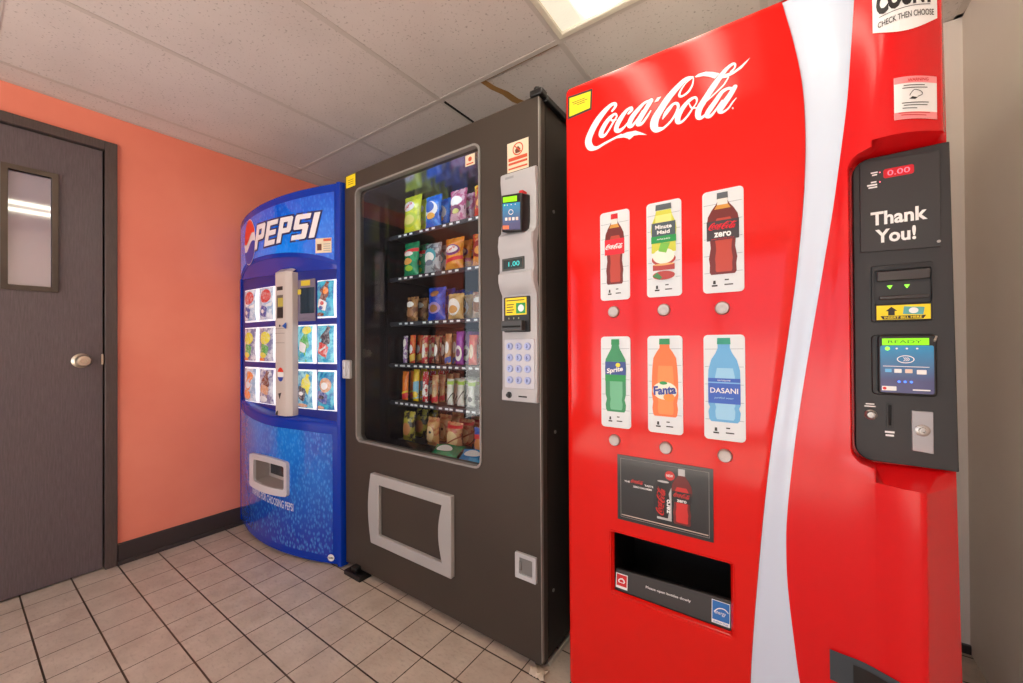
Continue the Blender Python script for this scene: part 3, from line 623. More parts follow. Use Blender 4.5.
b.add([tuple(Vector(fm(*p))-Vector((0, .0008, 0))) for p in [(-.412, PZ0+.028), (-.396, PZ0+.028), (-.393, PZ0+.033), (-.396, PZ0+.039), (-.402, PZ0+.042), (-.408, PZ0+.040), (-.413, PZ0+.036), (-.414, PZ0+.031)]], [tuple(range(8))], 0)
b.add([tuple(Vector(fm(*p))-Vector((0, .0010, 0))) for p in [(-.409, PZ0+.030), (-.399, PZ0+.030), (-.397, PZ0+.033), (-.400, PZ0+.037), (-.405, PZ0+.038), (-.411, PZ0+.034)]], [tuple(range(6))], 1)
tag(b.build('cloud_sticker', [M_WHITE, M_RED], fl, smooth=0, merge=False), 'small red and white sticker with a cloud outline')
b = MB(); q4(-.166, -.124, PZ0+.010, PZ0+.066, 0); q4(-.1645, -.1255, PZ0+.019, PZ0+.0645, 1, .0004)
b.ribbon([(-.160, PZ0+.038, .002), (-.150, PZ0+.048, .0025), (-.137, PZ0+.050, .0025), (-.128, PZ0+.044, .002)], 0, 0, mp=lambda x, z: tuple(Vector(fm(x, z))-Vector((0, .0008, 0))))
es = tag(b.build('energy_sticker', [M_WHITE, mat('energy_blue', (36, 112, 190), .4)], fl, smooth=0, merge=False), 'blue and white energy rating sticker')
for s_, x, z, w_, h_, mm in (('energy', -.146, PZ0+.036, .026, .009, M_WHITE), ('ENERGY STAR', -.145, PZ0+.0145, .034, .0045, mat('energy_blue'))):
    text(s_, 'sticker_lettering', mm, es, x, z, w_, 0, height=h_, shear=.2, mp=lambda x, z: tuple(Vector(fm(x, z))-Vector((0, .0010, 0))))
# payment panel
PY = CY+.018
b = MB()
pts = [(.2750, RB+.002), (.2675, RT-.002)] + [(.1205+.03-.03*math.sin(PI/2*k/5), RT-.004-.03+.03*math.cos(PI/2*k/5)) for k in range(6)] + [(.1205+.03-.03*math.cos(PI/2*k/5), RB+.004+.03-.03*math.sin(PI/2*k/5)) for k in range(6)]
b.prism(pts, PY, CY+.045)
pay = b.build('payment_panel', M_PAYBLK, red, bevel=.002)
y = PY
b = MB(); b.prism([(.132, 1.281), (.2535, 1.277), (.2535, 1.470), (.132, 1.477)], y-.003, y+.002); mp_ = b.build('message_plate', M_PAYBLK2, pay, bevel=.0012)
text('Thank', 'message_lettering', M_WHITE, mp_, .192, 1.350, .086, y-.0036, height=.029, bold=.03)
text('You!', 'message_lettering', M_WHITE, mp_, .187, 1.312, .062, y-.0036, height=.029, bold=.03)
M_LED = mat('red_display', (150, 6, 20), .3, emit=.4, ec=(235, 10, 40))
M_LEDD = mat('red_digits', (255, 90, 110), .3, emit=1.6, ec=(255, 110, 125))
b = MB(); b.prism(rrect(.170, .216, 1.433, 1.452, .004), y-.0042, y-.003); ld = tag(b.build('price_display', M_LED, mp_), 'small glowing red price display')
text('0.00', 'display_digits', M_LEDD, ld, .193, 1.4425, .034, y-.0046, height=.011, bold=.0)
b = MB()
for x0, x1, z0, z1 in ((.150, .161, 1.4475, 1.4505), (.152, .160, 1.4425, 1.4455), (.150, .159, 1.4275, 1.4305), (.144, .160, 1.4215, 1.4250), (.146, .160, 1.4165, 1.4195)): b.flat([(x0, z0), (x1, z0), (x1, z1), (x0, z1)], y-.0034)
b.build('printed_caption', M_WHITE, mp_, smooth=0, merge=False)
b = MB(); b.cyl((.1645, y-.0034, 1.4475), .0012, .001); b.cyl((.1645, y-.0034, 1.4275), .0012, .001); b.build('indicator_light', M_LEDD, mp_)
b = MB(); b.cyl((.250, y-.0048, 1.288), .0028, .002); b.build('screw', M_STEEL, mp_)
# bill slot
b = MB(); b.ring(rrect(.149, .241, 1.130, 1.249, .004), rrect(.154, .2385, 1.168, 1.238, .004), y-.006, y+.004); b.box(.154, .2385, y+.002, y+.004, 1.13, 1.245)
b.prism(rrect(.154, .238, 1.132, 1.166, .002), y-.008, y-.004)
bl = b.build('bill_acceptor', M_BLACK, pay, bevel=.001)
b = MB(); b.prism([(.157, 1.215), (.2365, 1.215), (.2365, 1.236), (.157, 1.236)], y-.010, y+.002); b.prism([(.160, 1.176), (.2345, 1.176), (.2345, 1.184), (.160, 1.184)], y-.012, y+.001); b.build('bill_mouth', mat('smoked_black', (40, 38, 40), .15, coat=.6), bl, bevel=.002)
M_GLED = mat('green_led', (120, 230, 60), .3, emit=1.2, ec=(150, 255, 60))
b = MB()
for x in (.178, .204): b.prism([(x-.004, 1.206), (x+.004, 1.206), (x, 1.199)], y-.0035, y+.0)
b.build('guide_light', M_GLED, bl)
b = MB(); b.flat([(.156, 1.134), (.2365, 1.134), (.2365, 1.164), (.156, 1.164)], y-.0086)
b.flat([(.162, 1.142), (.230, 1.142), (.226, 1.135), (.166, 1.135)], y-.0089, 1); b.flat([(.174, 1.143), (.184, 1.143), (.184, 1.152), (.188, 1.152), (.179, 1.161), (.170, 1.152), (.174, 1.152)], y-.0089, 1)
b.flat([(.196, 1.145), (.226, 1.143), (.228, 1.158), (.198, 1.161)], y-.0089, 2); b.flat(ell(.212, 1.152, .007, .006), y-.0091, 3)
bs = tag(b.build('bill_sticker', [M_YELLOW, M_INK, pm('note_teal', (90, 170, 170)), M_WHITE], bl, smooth=0, merge=False), 'yellow sticker with a banknote picture')
text('INSERT BILL HERE', 'sticker_lettering', M_YELLOW, bs, .196, 1.1385, .056, y-.0093, height=.005, bold=.02)
# card reader
b = MB(); b.prism(rrect(.148, .246, .976, 1.103, .008), y-.003, y+.004); b.prism(rrect(.157, .2425, .980, 1.101, .006), y-.016, y); rd = b.build('card_reader', M_BLACK, pay, bevel=.002)
def m_reader():
    m = mat('reader_face', (60, 110, 170), .2, coat=.5, emit=.12); t = NT(m)
    cc = t.n('ShaderNodeTexCoord'); sp = t.n('ShaderNodeSeparateXYZ'); t.l(cc.outputs['Generated'], sp.inputs[0])
    q = t.mix(t.ramp(sp.outputs[2], .25, 1.0), (74, 78, 120), (30, 140, 190)); t.base(q); t.l(q, t.b.inputs['Emission Color']); return m
M_READ = m_reader(); M_LCD = mat('green_lcd', (130, 220, 10), .3, emit=.55, ec=(140, 235, 0)); M_LCDI = mat('lcd_ink', (60, 120, 10), .4)
b = MB(); b.flat(rrect(.160, .2385, .983, 1.080, .003), y-.0164); fc = b.build('reader_face', M_READ, rd, smooth=0)
b = MB(); b.prism([(.163, 1.081), (.232, 1.081), (.232, 1.095), (.163, 1.095)], y-.0168, y-.015); lc = b.build('reader_screen', M_LCD, rd)
text('READY', 'screen_text', M_LCDI, lc, .197, 1.088, .05, y-.0171, height=.006)
b = MB()
for x in (.185, .200, .215): b.flat(ell(x, 1.074, .0018, .0018, 8), y-.0168, 0)
b.flat([(.164, 1.037), (.232, 1.036), (.232, 1.0372), (.164, 1.0382)], y-.0168, 0)
b.ring(ell(.198, 1.052, .013, .008), ell(.198, 1.052, .0115, .0065), y-.0169, y-.0166, 0)
for k in range(3): b.ribbon([(.195+.003*k, 1.0485, .001), (.1975+.003*k, 1.052, .001), (.195+.003*k, 1.0555, .001)], y-.0168, 0)
b.flat(rrect(.181, .192, 1.024, 1.032, .001), y-.0168, 0); b.flat(rrect(.197, .208, 1.024, 1.032, .001), y-.0168, 1); b.flat(rrect(.214, .228, 1.022, 1.031, .001), y-.0168, 0); b.flat(rrect(.167, .177, 1.025, 1.032, .001), y-.0168, 2)
b.flat(rrect(.162, .184, .987, .996, .001), y-.0168, 0); b.flat(ell(.166, .9915, .003, .003, 12), y-.0170, 3); b.flat([(.208, .989), (.233, .989), (.233, .9915), (.208, .9915)], y-.0168, 0)
b.build('reader_print', [M_WHITE, pm('card_cream', (226, 206, 190)), pm('card_sky', (110, 190, 236)), M_RED], fc, smooth=0, merge=False)
b = MB(); b.cyl((.171, y-.0172, 1.074), .0038, .001); b.build('ready_light', M_GLED, rd)
b = MB()
for x in (.188, .197, .206): b.cyl((x, y-.0172, 1.006), .0022, .001)
b.build('blue_light', mat('blue_led', (60, 120, 255), .3, emit=1.5, ec=(70, 120, 255)), rd)
b = MB(); b.tube([(.2375, y-.012, 1.085), (.2405, y-.016, 1.091), (.2425, y-.014, 1.099)], .0022); b.build('reader_hook', M_STEEL, rd)
# coin return, slot, lock
b = MB(); b.lathe((.146, y, .932), [(.0105, 0), (.0105, -.003), (.008, -.005), (.0065, -.003), (.0060, -.006), (.001, -.0062)], 'y', 24); b.build('coin_return_button', M_STEEL, pay)
b = MB(); b.ring(rrect(.1705, .1815, .906, .960, .002), rrect(.1735, .1785, .912, .955, .001), y-.002, y+.0); b.flat([(.1735, .912), (.1785, .912), (.1785, .955), (.1735, .955)], y-.0004, 1); b.build('coin_slot', [M_BLACK, M_DARKGAP], pay)
b = MB()
for x0, x1, z0, z1 in ((.138, .152, .9535, .9560), (.136, .154, .9485, .9510), (.168, .183, .896, .900), (.169, .182, .889, .893)): b.flat([(x0, z0), (x1, z0), (x1, z1), (x0, z1)], y-.0004)
b.build('printed_caption', M_WHITE, pay, smooth=0, merge=False)
b = MB(); b.prism([(.2085, .865), (.2395, .862), (.2395, .9465), (.2085, .9465)], y-.004, y+.002); lp = b.build('lock_plate', mat('lock_plate_grey', (165, 163, 166), .4, metal=.5), pay, bevel=.001)
b = MB(); b.lathe((.2235, y-.004, .908), [(.0115, 0), (.0115, -.003), (.0085, -.0045), (.0065, -.0045), (.0060, -.008), (.0035, -.0082), (.003, -.004), (.0005, -.004)], 'y', 24); b.build('lock_cylinder', M_STEEL, lp)
# labels on the column
def colsurf(x, z, off=.0012):
    xr = interp(SWR, z); xe = .249; t = (x-xr)/(xe-xr)
    return (x, CY-.013-.032*math.sin(PI*min(1, t*.93))+.012*t*t-off, z)
b = MB()
def patch(x0, x1, zf0, zf1, m, off):
    N = 10; b.grid([[colsurf(x0+(x1-x0)*k/N, zf(k/N), off) for k in range(N+1)] for zf in (zf0, zf1)], m)
patch(.149, .2455, lambda t: 1.719-.020*math.sin(PI*t), lambda t: 1.855, 0, .0022)
cl = tag(b.build('calorie_label', [M_WHITE], red, smooth=0, merge=False), 'white label with a rounded lower edge and black lettering')
cmp_ = lambda x, z: colsurf(x, z, .0034)
text('CHECK THEN CHOOSE', 'label_lettering', M_INK, cl, .198, 1.729, .084, 0, height=.012, bold=.01, mp=cmp_, rot=.02)
text('COUNT', 'label_lettering', M_INK, cl, .197, 1.770, .086, 0, height=.045, bold=.06, mp=cmp_, rot=.01)
text('CALORIES', 'label_lettering', M_INK, cl, .196, 1.822, .080, 0, height=.026, bold=.04, mp=cmp_)
b = MB(); b.grid([[cmp_(.158+.076*k/8, 1.743+.0016*k/8+dz) for k in range(9)] for dz in (0, .0012)]); b.build('label_rule', M_INK, cl, smooth=0, merge=False)
M_PINK = pm('warning_pink', (246, 150, 152))
b = MB(); patch(.178, .2435, lambda t: 1.527-.006*t, lambda t: 1.610-.006*t, 0, .0022); patch(.1782, .2433, lambda t: 1.597-.006*t, lambda t: 1.6098-.006*t, 1, .0028); patch(.1782, .2433, lambda t: 1.5272-.006*t, lambda t: 1.5405-.006*t, 1, .0028)
wl = tag(b.build('warning_label', [M_WHITE, M_PINK], red, smooth=0, merge=False), 'pink and white warning label with a tipping picture')
text('WARNING', 'label_lettering', M_RED, wl, .214, 1.5995, .032, 0, height=.006, bold=.02, mp=cmp_, rot=-.05)
b = MB()
for z, x0, x1 in ((1.590, .192, .224), (1.585, .190, .228), (1.556, .189, .230), (1.551, .192, .228), (1.546, .19, .212)): b.grid([[cmp_(x0+(x1-x0)*k/8, z-.003*k/8+dz) for k in range(9)] for dz in (0, .0016)])
b.ribbon([(.201, 1.570, .0012), (.204, 1.576, .0012), (.209, 1.580, .0012), (.218, 1.576, .0012), (.220, 1.570, .0012), (.213, 1.566, .0012)], 0, 0, mp=cmp_); b.add([cmp_(*p) for p in [(.200, 1.5635), (.205, 1.5675), (.213, 1.5645), (.209, 1.5615)]], [(0, 1, 2, 3)])
b.build('label_print', [M_INK], wl, smooth=0, merge=False)
b = MB()
for z, x0, x1 in ((1.5375, .184, .232), (1.533, .188, .226)): b.grid([[cmp_(x0+(x1-x0)*k/8, z-.005*k/8+dz) for k in range(9)] for dz in (0, .0016)])
b.build('label_caption', [M_RED], wl, smooth=0, merge=False)
# coin return cup low on the column
b = MB()
def low(x, z, off=0):
    xr = interp(SWR, z); a0 = max(.108, xr+.004); return (x, CY-.013-.012*ease((min(x, a0)-xr)/(a0-xr))-.035*ease((x-a0)/(.205-a0))*(1 if x > a0 else 0)-off, z)
b.grid([[low(.070+.112*k/8, z, .004) for k in range(9)] for z in (.36, .425)]); b.build('coin_cup', mat('cup_slate', (58, 66, 72), .35), red)
b = MB(); b.grid([[low(.108+.062*k/6, z, .0055) for k in range(7)] for z in (.36, .412)]); b.build('coin_cup_door', M_BLACK, red)

# ------------------------------------------------------------------ dark snack machine
M_SDOOR = m_paint('bronze_door_paint', (65, 56, 48), (60, 52, 45), .42, .08, 300)
M_SSIDE = m_paint('dark_side_paint', (44, 36, 30), (36, 30, 26), .45, .1, 200)
M_LINER = mat('chamber_liner', (26, 28, 34), .22, spec=.6)
M_LINERB = mat('chamber_back', (22, 20, 22), .6)
M_HEAD = mat('chamber_roof_metal', (150, 164, 196), .18, metal=.8)
M_GASK = mat('grey_gasket', (136, 132, 128), .4)
M_SHELF = mat('shelf_metal', (70, 72, 78), .35, metal=.6)
M_STRIP = mat('price_strip', (56, 60, 68), .25, coat=.4)
M_TAGW = mat('price_tag_white', (240, 242, 244), .4)
M_COIL = mat('spiral_wire', (52, 50, 52), .3, metal=.9)
M_PLAST = m_paint('grey_column_plastic', (182, 181, 183), (176, 175, 178), .45, .03, 300)
M_SCREW = M_STEEL
SX0, SX1, SY, SB, ST_ = -1.778, -.668, 1.125, .028, 1.915
snk = thing('vending_machine', 'dark brown snack vending machine with a glass front in the middle of the row', 'vending machine', (-1.22, 1.55, 0), 'vending machines along the back wall')
b = MB(); Y2 = 1.99; yd = SY+.042
b.box(SX0, SX0+.03, yd, Y2, SB, ST_); b.box(-.86, SX1, yd, Y2, SB, ST_); b.box(SX0+.03, -.86, yd, Y2, ST_-.035, ST_); b.box(SX0+.03, -.86, yd, Y2, SB, .53); b.box(SX0+.03, -.86, Y2-.02, Y2, .53, ST_-.035)
b.build('cabinet', M_SSIDE, snk)
WX0_, WX1_, WZ0_, WZ1_ = -1.682, -.925, .636, 1.826
# header glass line dips toward the right as in the photographed door
b = MB()
inn = rrect(WX0_, WX1_, WZ0_, WZ1_, .028, 6)
out = rrect(SX0, SX1, SB, ST_, .004, 6)
b.ring(out, inn, SY, yd-.002, 0); b.build('door', M_SDOOR, snk, bevel=.002, smooth=30)
b = MB(); b.ring(rrect(WX0_-.007, WX1_+.007, WZ0_-.007, WZ1_+.007, .034, 6), rrect(WX0_+.001, WX1_-.001, WZ0_+.001, WZ1_-.001, .027, 6), SY-.005, SY+.02, 0); b.build('window_gasket', M_GASK, snk, smooth=50)
b = MB(); b.box(WX0_-.004, WX1_+.004, SY+.012, SY+.017, WZ0_-.004, WZ1_+.004); b.build('window_glass', m_glass('clear_front_glass', (.93, .96, .97), 1.25), snk)
b = MB(); b.prism([(SX1-.0030, SY-.002), (SX1+.001, SY-.002), (SX1+.001, SY+.012), (SX1-.0030, SY+.012)], SB+.01, ST_-.008, 0, 'xy'); b.build('edge_trim', mat('edge_trim_grey', (150, 146, 140), .35, metal=.5), snk, bevel=.001)
# chamber
b = MB(); b.box(SX0+.03, -1.712, yd, Y2-.02, .53, ST_-.035); b.build('chamber_wall', M_LINER, snk)
b = MB(); b.box(-.868, -.861, yd, Y2-.02, .53, ST_-.035); b.build('chamber_wall', M_LINER, snk)
b = MB(); b.box(-1.712, -.868, Y2-.03, Y2-.021, .53, ST_-.036); b.build('chamber_back', M_LINERB, snk)
b = MB(); b.add([(-1.712, SY+.06, 1.872), (-.868, SY+.06, 1.872), (-.868, Y2-.03, 1.862), (-1.712, Y2-.03, 1.862)], [(0, 1, 2, 3)]); b.build('chamber_roof', M_HEAD, snk)
b = MB(); b.box(-1.712, -.868, yd, Y2-.03, .531, .535); b.build('chamber_floor', M_LINER, snk)
b = MB()
for x in (-1.700, -1.682): b.box(x-.003, x+.003, 1.30, 1.312, .56, 1.86)
b.build('shelf_rail', M_LINER, snk)
b = MB(); b.tube([(-1.66, SY+.050, 1.866), (-.93, SY+.050, 1.866)], .006, 8); b.build('hidden_fill_tube', mat('fill_tube_glow', (225, 235, 255), .3, emit=TUBE_STRENGTH*8), snk)  # unseen tube added behind the header to light packs and roof
# shelves with spirals
SHZ = [1.652, 1.434, 1.204, .990, .797, .590]
SLOT = [[-1.578, -1.420, -1.262, -1.104, -.955], [-1.578, -1.424, -1.270, -1.110, -.955], [-1.575, -1.400, -1.262, -1.118, -.955],
        [-1.630, -1.575, -1.486, -1.402, -1.326, -1.250, -1.168, -1.09, -1.01], [-1.630, -1.552, -1.484, -1.412, -1.314, -1.246, -1.184, -1.11, -1.03], [-1.604, -1.428, -1.286, -1.120, -.955]]
for i, z in enumerate(SHZ):
    b = MB(); b.box(-1.706, -.872, 1.345, 1.93, z-.012, z-.004); b.box(-1.706, -.872, 1.335, 1.345, z-.020, z+.000)
    sh = b.build('shelf', M_SHELF, snk)
    b = MB(); b.prism([(-1.706, z-.019), (-.872, z-.019), (-.872, z-.001), (-1.706, z-.001)], 1.3335, 1.335)
    xs_ = SLOT[i]
    for k, x in enumerate(xs_):
        for dx in ((-.034, .006) if len(xs_) > 5 else (-.055, -.012, .03)):
            b.box(x+dx, x+dx+.020, 1.332, 1.3335, z-.014, z-.005, 1)
    b.build('price_strip', [M_STRIP, M_TAGW], sh)
    for x in xs_:
        r = .030 if len(xs_) > 5 else .052
        b = MB(); N = 5; b.tube([(x+r*math.cos(t), 1.365+.095*t/(2*PI), z+.006+r+r*math.sin(t)) for t in [2*PI*N*q/(N*14) for q in range(N*14+1)]], .0022, 5)
        b.build('spiral', M_COIL, sh)
    b = MB()
    for k in range(len(xs_)-1):
        x = (xs_[k]+xs_[k+1])/2; b.box(x-.001, x+.001, 1.40, 1.92, z-.004, z+.035)
    b.build('divider', M_SHELF, sh)
# payment column
QX0, QX1 = -.823, -.682
b = MB()
prof = [(.893, .016), (.895, .020), (.925, .020), (.932, .016), (1.095, .014), (1.115, .014), (1.255, .014), (1.275, .030), (1.30, .034), (1.325, .034), (1.335, .024), (1.385, .024), (1.40, .032), (1.425, .036), (1.455, .036), (1.470, .020), (1.50, .014), (1.60, .014), (1.635, .020), (1.650, .022), (1.670, .020), (1.676, .012)]
rows = []
for z, dp in prof:
    tp = .004*(1 if 1.28 < z < 1.45 else 0)
    rows.append([(QX0-tp+(QX1-QX0)*u, SY-dp*w, z) for u, w in ((0, 0), (0, .85), (.03, 1), (.3, 1), (.5, 1.0), (.7, 1), (.97, 1), (1, .85), (1, 0))])
b.grid(rows); b.add(rows[0], [tuple(range(9))]); b.add(rows[-1], [tuple(range(9))])
pc = b.build('payment_column', M_PLAST, snk, smooth=35)
b = MB(); b.flat([(-.80, 1.652), (-.765, 1.652), (-.765, 1.660), (-.80, 1.660)], SY-.0225); b.build('embossed_mark', mat('grey_mark', (150, 150, 152), .5), pc, smooth=0)
# card reader
b = MB(); b.add([(-.793, SY-.055, 1.464), (-.713, SY-.055, 1.452), (-.713, SY-.055, 1.580), (-.793, SY-.055, 1.588), (-.795, SY-.012, 1.468), (-.704, SY-.012, 1.464), (-.704, SY-.012, 1.584), (-.795, SY-.012, 1.590)], [(0, 1, 2, 3), (7, 6, 5, 4), (0, 4, 5, 1), (1, 5, 6, 2), (2, 6, 7, 3), (3, 7, 4, 0)])
r2 = b.build('card_reader', M_BLACK, pc, bevel=.004)
def rm(u, v, o=.0012): # face coordinates 0..1
    x0, x1 = -.793, -.713; return (x0+(x1-x0)*u, SY-.055-o, (1.464-.012*u)+v*((1.588-.008*u)-(1.464-.012*u)))
def rq(b, u0, u1, v0, v1, m=0, o=.0012): b.add([rm(u0, v0, o), rm(u1, v0, o), rm(u1, v1, o), rm(u0, v1, o)], [(0, 1, 2, 3)], m)
b = MB(); rq(b, .07, .95, .06, .76); rf = b.build('reader_face', M_READ, r2, smooth=0)
b = MB(); rq(b, .10, .80, .79, .93, 0, .0016); b.build('reader_screen', M_LCD, r2, smooth=0)
b = MB()
b.ring([(rm(.5+.12*math.cos(a), .52+.07*math.sin(a))[0], rm(.5+.12*math.cos(a), .52+.07*math.sin(a))[2]) for a in [2*PI*k/16 for k in range(16)]], [(rm(.5+.1*math.cos(a), .52+.055*math.sin(a))[0], rm(.5+.1*math.cos(a), .52+.055*math.sin(a))[2]) for a in [2*PI*k/16 for k in range(16)]], SY-.0570, SY-.0566)
for k, u in enumerate((.2, .38, .56, .74)): rq(b, u, u+.12, .30, .38, k % 2, .0018)
rq(b, .08, .40, .07, .17, 2, .0018)
for u in (.3, .5, .7): rq(b, u, u+.04, .70, .725, 0, .0018)
b.build('reader_print', [M_WHITE, pm('card_cream', (226, 206, 190)), pm('reader_orange', (230, 120, 80))], rf, smooth=0, merge=False)
b = MB(); b.add([rm(.17, .70, .002), rm(.21, .70, .002), rm(.21, .73, .002), rm(.17, .73, .002)], [(0, 1, 2, 3)]); b.build('ready_light', M_GLED, r2, smooth=0)
b = MB(); b.box(-.728, -.714, SY-.045, SY-.02, 1.578, 1.592); b.build('reader_tab', M_RED, r2)
# text display
b = MB(); b.prism([(-.812, 1.338), (-.722, 1.338), (-.722, 1.380), (-.812, 1.380)], SY-.0265, SY-.02); b.prism([(-.805, 1.344), (-.729, 1.344), (-.729, 1.374), (-.805, 1.374)], SY-.0272, SY-.026, 1)
td = b.build('text_display', [mat('display_bezel', (58, 66, 62), .3), mat('display_green_dark', (12, 52, 52), .2, coat=.5)], pc)
text('1.00', 'display_digits', mat('teal_digits', (40, 190, 190), .3, emit=.8, ec=(40, 200, 200)), td, -.762, 1.359, .045, SY-.0278, height=.016)
# bill acceptor
b = MB(); b.prism(rrect(-.810, -.706, 1.128, 1.248, .004), SY-.022, SY-.012); ba = b.build('bill_acceptor', M_BLACK, pc, bevel=.002)
b = MB(); b.prism([(-.805, 1.132), (-.722, 1.132), (-.722, 1.166), (-.805, 1.166)], SY-.044, SY-.02); b.prism([(-.800, 1.143), (-.727, 1.143), (-.727, 1.149), (-.800, 1.149)], SY-.0455, SY-.043, 1); b.build('bill_mouth', [mat('mouth_grey', (62, 60, 58), .35), M_DARKGAP], ba, bevel=.002)
b = MB()
for k in range(3): b.box(-.79+.02*k, -.786+.02*k, SY-.0226, SY-.0215, 1.172, 1.178)
b.build('guide_light', mat('dim_lamp', (150, 150, 110), .4), ba)
b = MB(); b.flat([(-.802, 1.186), (-.716, 1.186), (-.716, 1.244), (-.802, 1.244)], SY-.0226, 0); b.flat([(-.758, 1.190), (-.720, 1.190), (-.720, 1.226), (-.758, 1.226)], SY-.0230, 1); b.flat(ell(-.738, 1.208, .012, .012, 14), SY-.0232, 2)
for zq, xa, xb in ((1.234, -.798, -.724), (1.220, -.797, -.766), (1.212, -.797, -.770), (1.202, -.797, -.766), (1.194, -.797, -.772)): b.flat([(xa, zq), (xb, zq), (xb, zq+.003), (xa, zq+.003)], SY-.0230, 3)
tag(b.build('bill_sticker', [M_YELLOW, M_GREEN, M_WHITE, M_INK], ba, smooth=0, merge=False), 'yellow and green banknote sticker')
# keypad
b = MB(); b.prism(rrect(-.811, -.690, .938, 1.105, .006), SY-.0185, SY-.010); kp = b.build('keypad', mat('keypad_grey', (196, 196, 204), .4), pc, bevel=.002)
M_KEY = mat('key_blue_white', (168, 180, 224), .3); kk = 0
for rI in range(4):
    for cI in range(3):
        x, z = -.787+.036*cI, 1.080-.038*rI
        b = MB(); b.lathe((x, SY-.0185, z), [(.0125, 0), (.0125, -.004), (.0105, -.006), (.0005, -.0055)], 'y', 18); key = b.build('key', M_KEY, kp)
        text('123456789*0#'[kk], 'key_digit', mat('key_ink', (40, 50, 130), .4), key, x, z, .0065 if rI or cI else .0045, SY-.0252, height=.012, bold=.02); kk += 1
b = MB(); b.lathe((-.790, SY-.018, .914), [(.011, 0), (.011, -.004), (.007, -.005), (.006, -.014), (.001, -.015)], 'y', 18); b.build('coin_return_knob', M_BLACK, pc)
b = MB(); b.flat([(-.752, .909), (-.718, .909), (-.718, .914), (-.752, .914)], SY-.0205); b.build('coin_slot', M_DARKGAP, pc, smooth=0)
pc.location.x += .009
# stickers
b = MB(); b.flat([(-1.765, 1.853), (-1.690, 1.853), (-1.690, 1.910), (-1.765, 1.910)], SY-.0006)
for zq in (1.866, 1.876, 1.886): b.flat([(-1.752, zq), (-1.705, zq), (-1.705, zq+.003), (-1.752, zq+.003)], SY-.0010, 1)
tag(b.build('yellow_sticker', [M_YELLOW, pm('sticker_ochre', (120, 90, 10))], snk, smooth=0, merge=False), 'small yellow sticker')
M_CREAM = pm('sticker_cream', (228, 212, 184)); M_SRED = pm('sticker_red', (206, 84, 52))
b = MB(); b.flat([(-.797, 1.684), (-.709, 1.684), (-.709, 1.786), (-.797, 1.786)], SY-.0006)
b.ring(ell(-.752, 1.758, .022, .022), ell(-.752, 1.758, .018, .018), SY-.0012, SY-.0010, 1); b.ribbon([(-.767, 1.772, .004), (-.737, 1.744, .004)], SY-.0012, 1)
b.flat([(-.762, 1.744), (-.744, 1.744), (-.742, 1.757), (-.752, 1.768), (-.764, 1.756)], SY-.0009, 2)
for zq, hq in ((1.721, .012), (1.708, .008), (1.692, .006)): b.flat([(-.792, zq), (-.714, zq), (-.714, zq+hq), (-.792, zq+hq)], SY-.0010, 1)
ws = tag(b.build('warning_sticker', [M_CREAM, M_SRED, pm('sticker_brown', (110, 60, 40))], snk, smooth=0, merge=False), 'cream and red warning sticker with a no tipping symbol')
b = MB(); b.flat([(-1.002, 1.764), (-.955, 1.764), (-.955, 1.806), (-1.002, 1.806)], SY+.0112); b.flat(ell(-.978, 1.789, .009, .009, 16), SY+.0108, 1); b.flat([(-.996, 1.769), (-.961, 1.769), (-.961, 1.774), (-.996, 1.774)], SY+.0108, 1)
tag(b.build('glass_sticker', [M_CREAM, M_SRED], snk, smooth=0, merge=False), 'small square sticker inside the corner of the glass')
# delivery flap: frame with bowed sides
TX0, TX1, TZ0, TZ1 = -1.556, -1.058, .192, .506
n = 14
o_ = [(TX0+(TX1-TX0)*k/n, TZ1) for k in range(n+1)] + [(TX1+.000, TZ1+(TZ0-TZ1)*k/n) for k in range(1, n+1)] + [(TX1+(TX0-TX1)*k/n, TZ0) for k in range(1, n+1)] + [(TX0-.020*math.sin(PI*k/n), TZ0+(TZ1-TZ0)*k/n) for k in range(1, n)]
I0, I1, J0, J1 = TX0+.058, TX1-.050, TZ0+.046, TZ1-.044
i_ = [(I0+(I1-I0)*k/n, J1) for k in range(n+1)] + [(I1-.020*math.sin(PI*k/n), J1+(J0-J1)*k/n) for k in range(1, n+1)] + [(I1+(I0-I1)*k/n, J0) for k in range(1, n+1)] + [(I0, J0+(J1-J0)*k/n) for k in range(1, n)]
b = MB(); b.ring(o_, i_, SY-.020, SY+.01); df = b.build('delivery_frame', m_paint('frame_grey', (172, 169, 166), (166, 163, 160), .45, .03, 300), snk, bevel=.003)
b = MB(); b.prism([(I0-.005, J0-.005), (I1+.002, J0-.005), (I1+.002, J1+.005), (I0-.005, J1+.005)], SY-.004, SY+.006); b.build('delivery_flap', M_SDOOR, df)
# coin return cup
b = MB(); b.ring(rrect(-.769, -.686, .293, .379, .003), rrect(-.753, -.701, .308, .364, .003), SY-.010, SY+.002, yin=SY-.008); b.add([(-.753, SY-.002, .308), (-.701, SY-.002, .308), (-.701, SY-.006, .364), (-.753, SY-.006, .364)], [(0, 1, 2, 3)], 1); b.box(-.753, -.745, SY-.009, SY, .32, .352, 1)
b.build('coin_return_cup', [M_GREYP, mat('cup_grey', (120, 120, 118), .35)], snk, bevel=.0015)
# lock handle at the left edge
b = MB(); b.prism(rrect(-1.781, -1.722, .925, 1.015, .008), SY-.016, SY+.001); hd = b.build('lock_handle', M_GREYP, snk, bevel=.003)
b = MB(); b.prism(rrect(-1.760, -1.742, .935, 1.008, .005), SY-.026, SY-.015); b.cyl((-1.751, SY-.028, .978), .006, .004, m=1); b.build('handle_latch', [mat('latch_grey', (205, 208, 214), .35), M_STEEL], hd, bevel=.002)
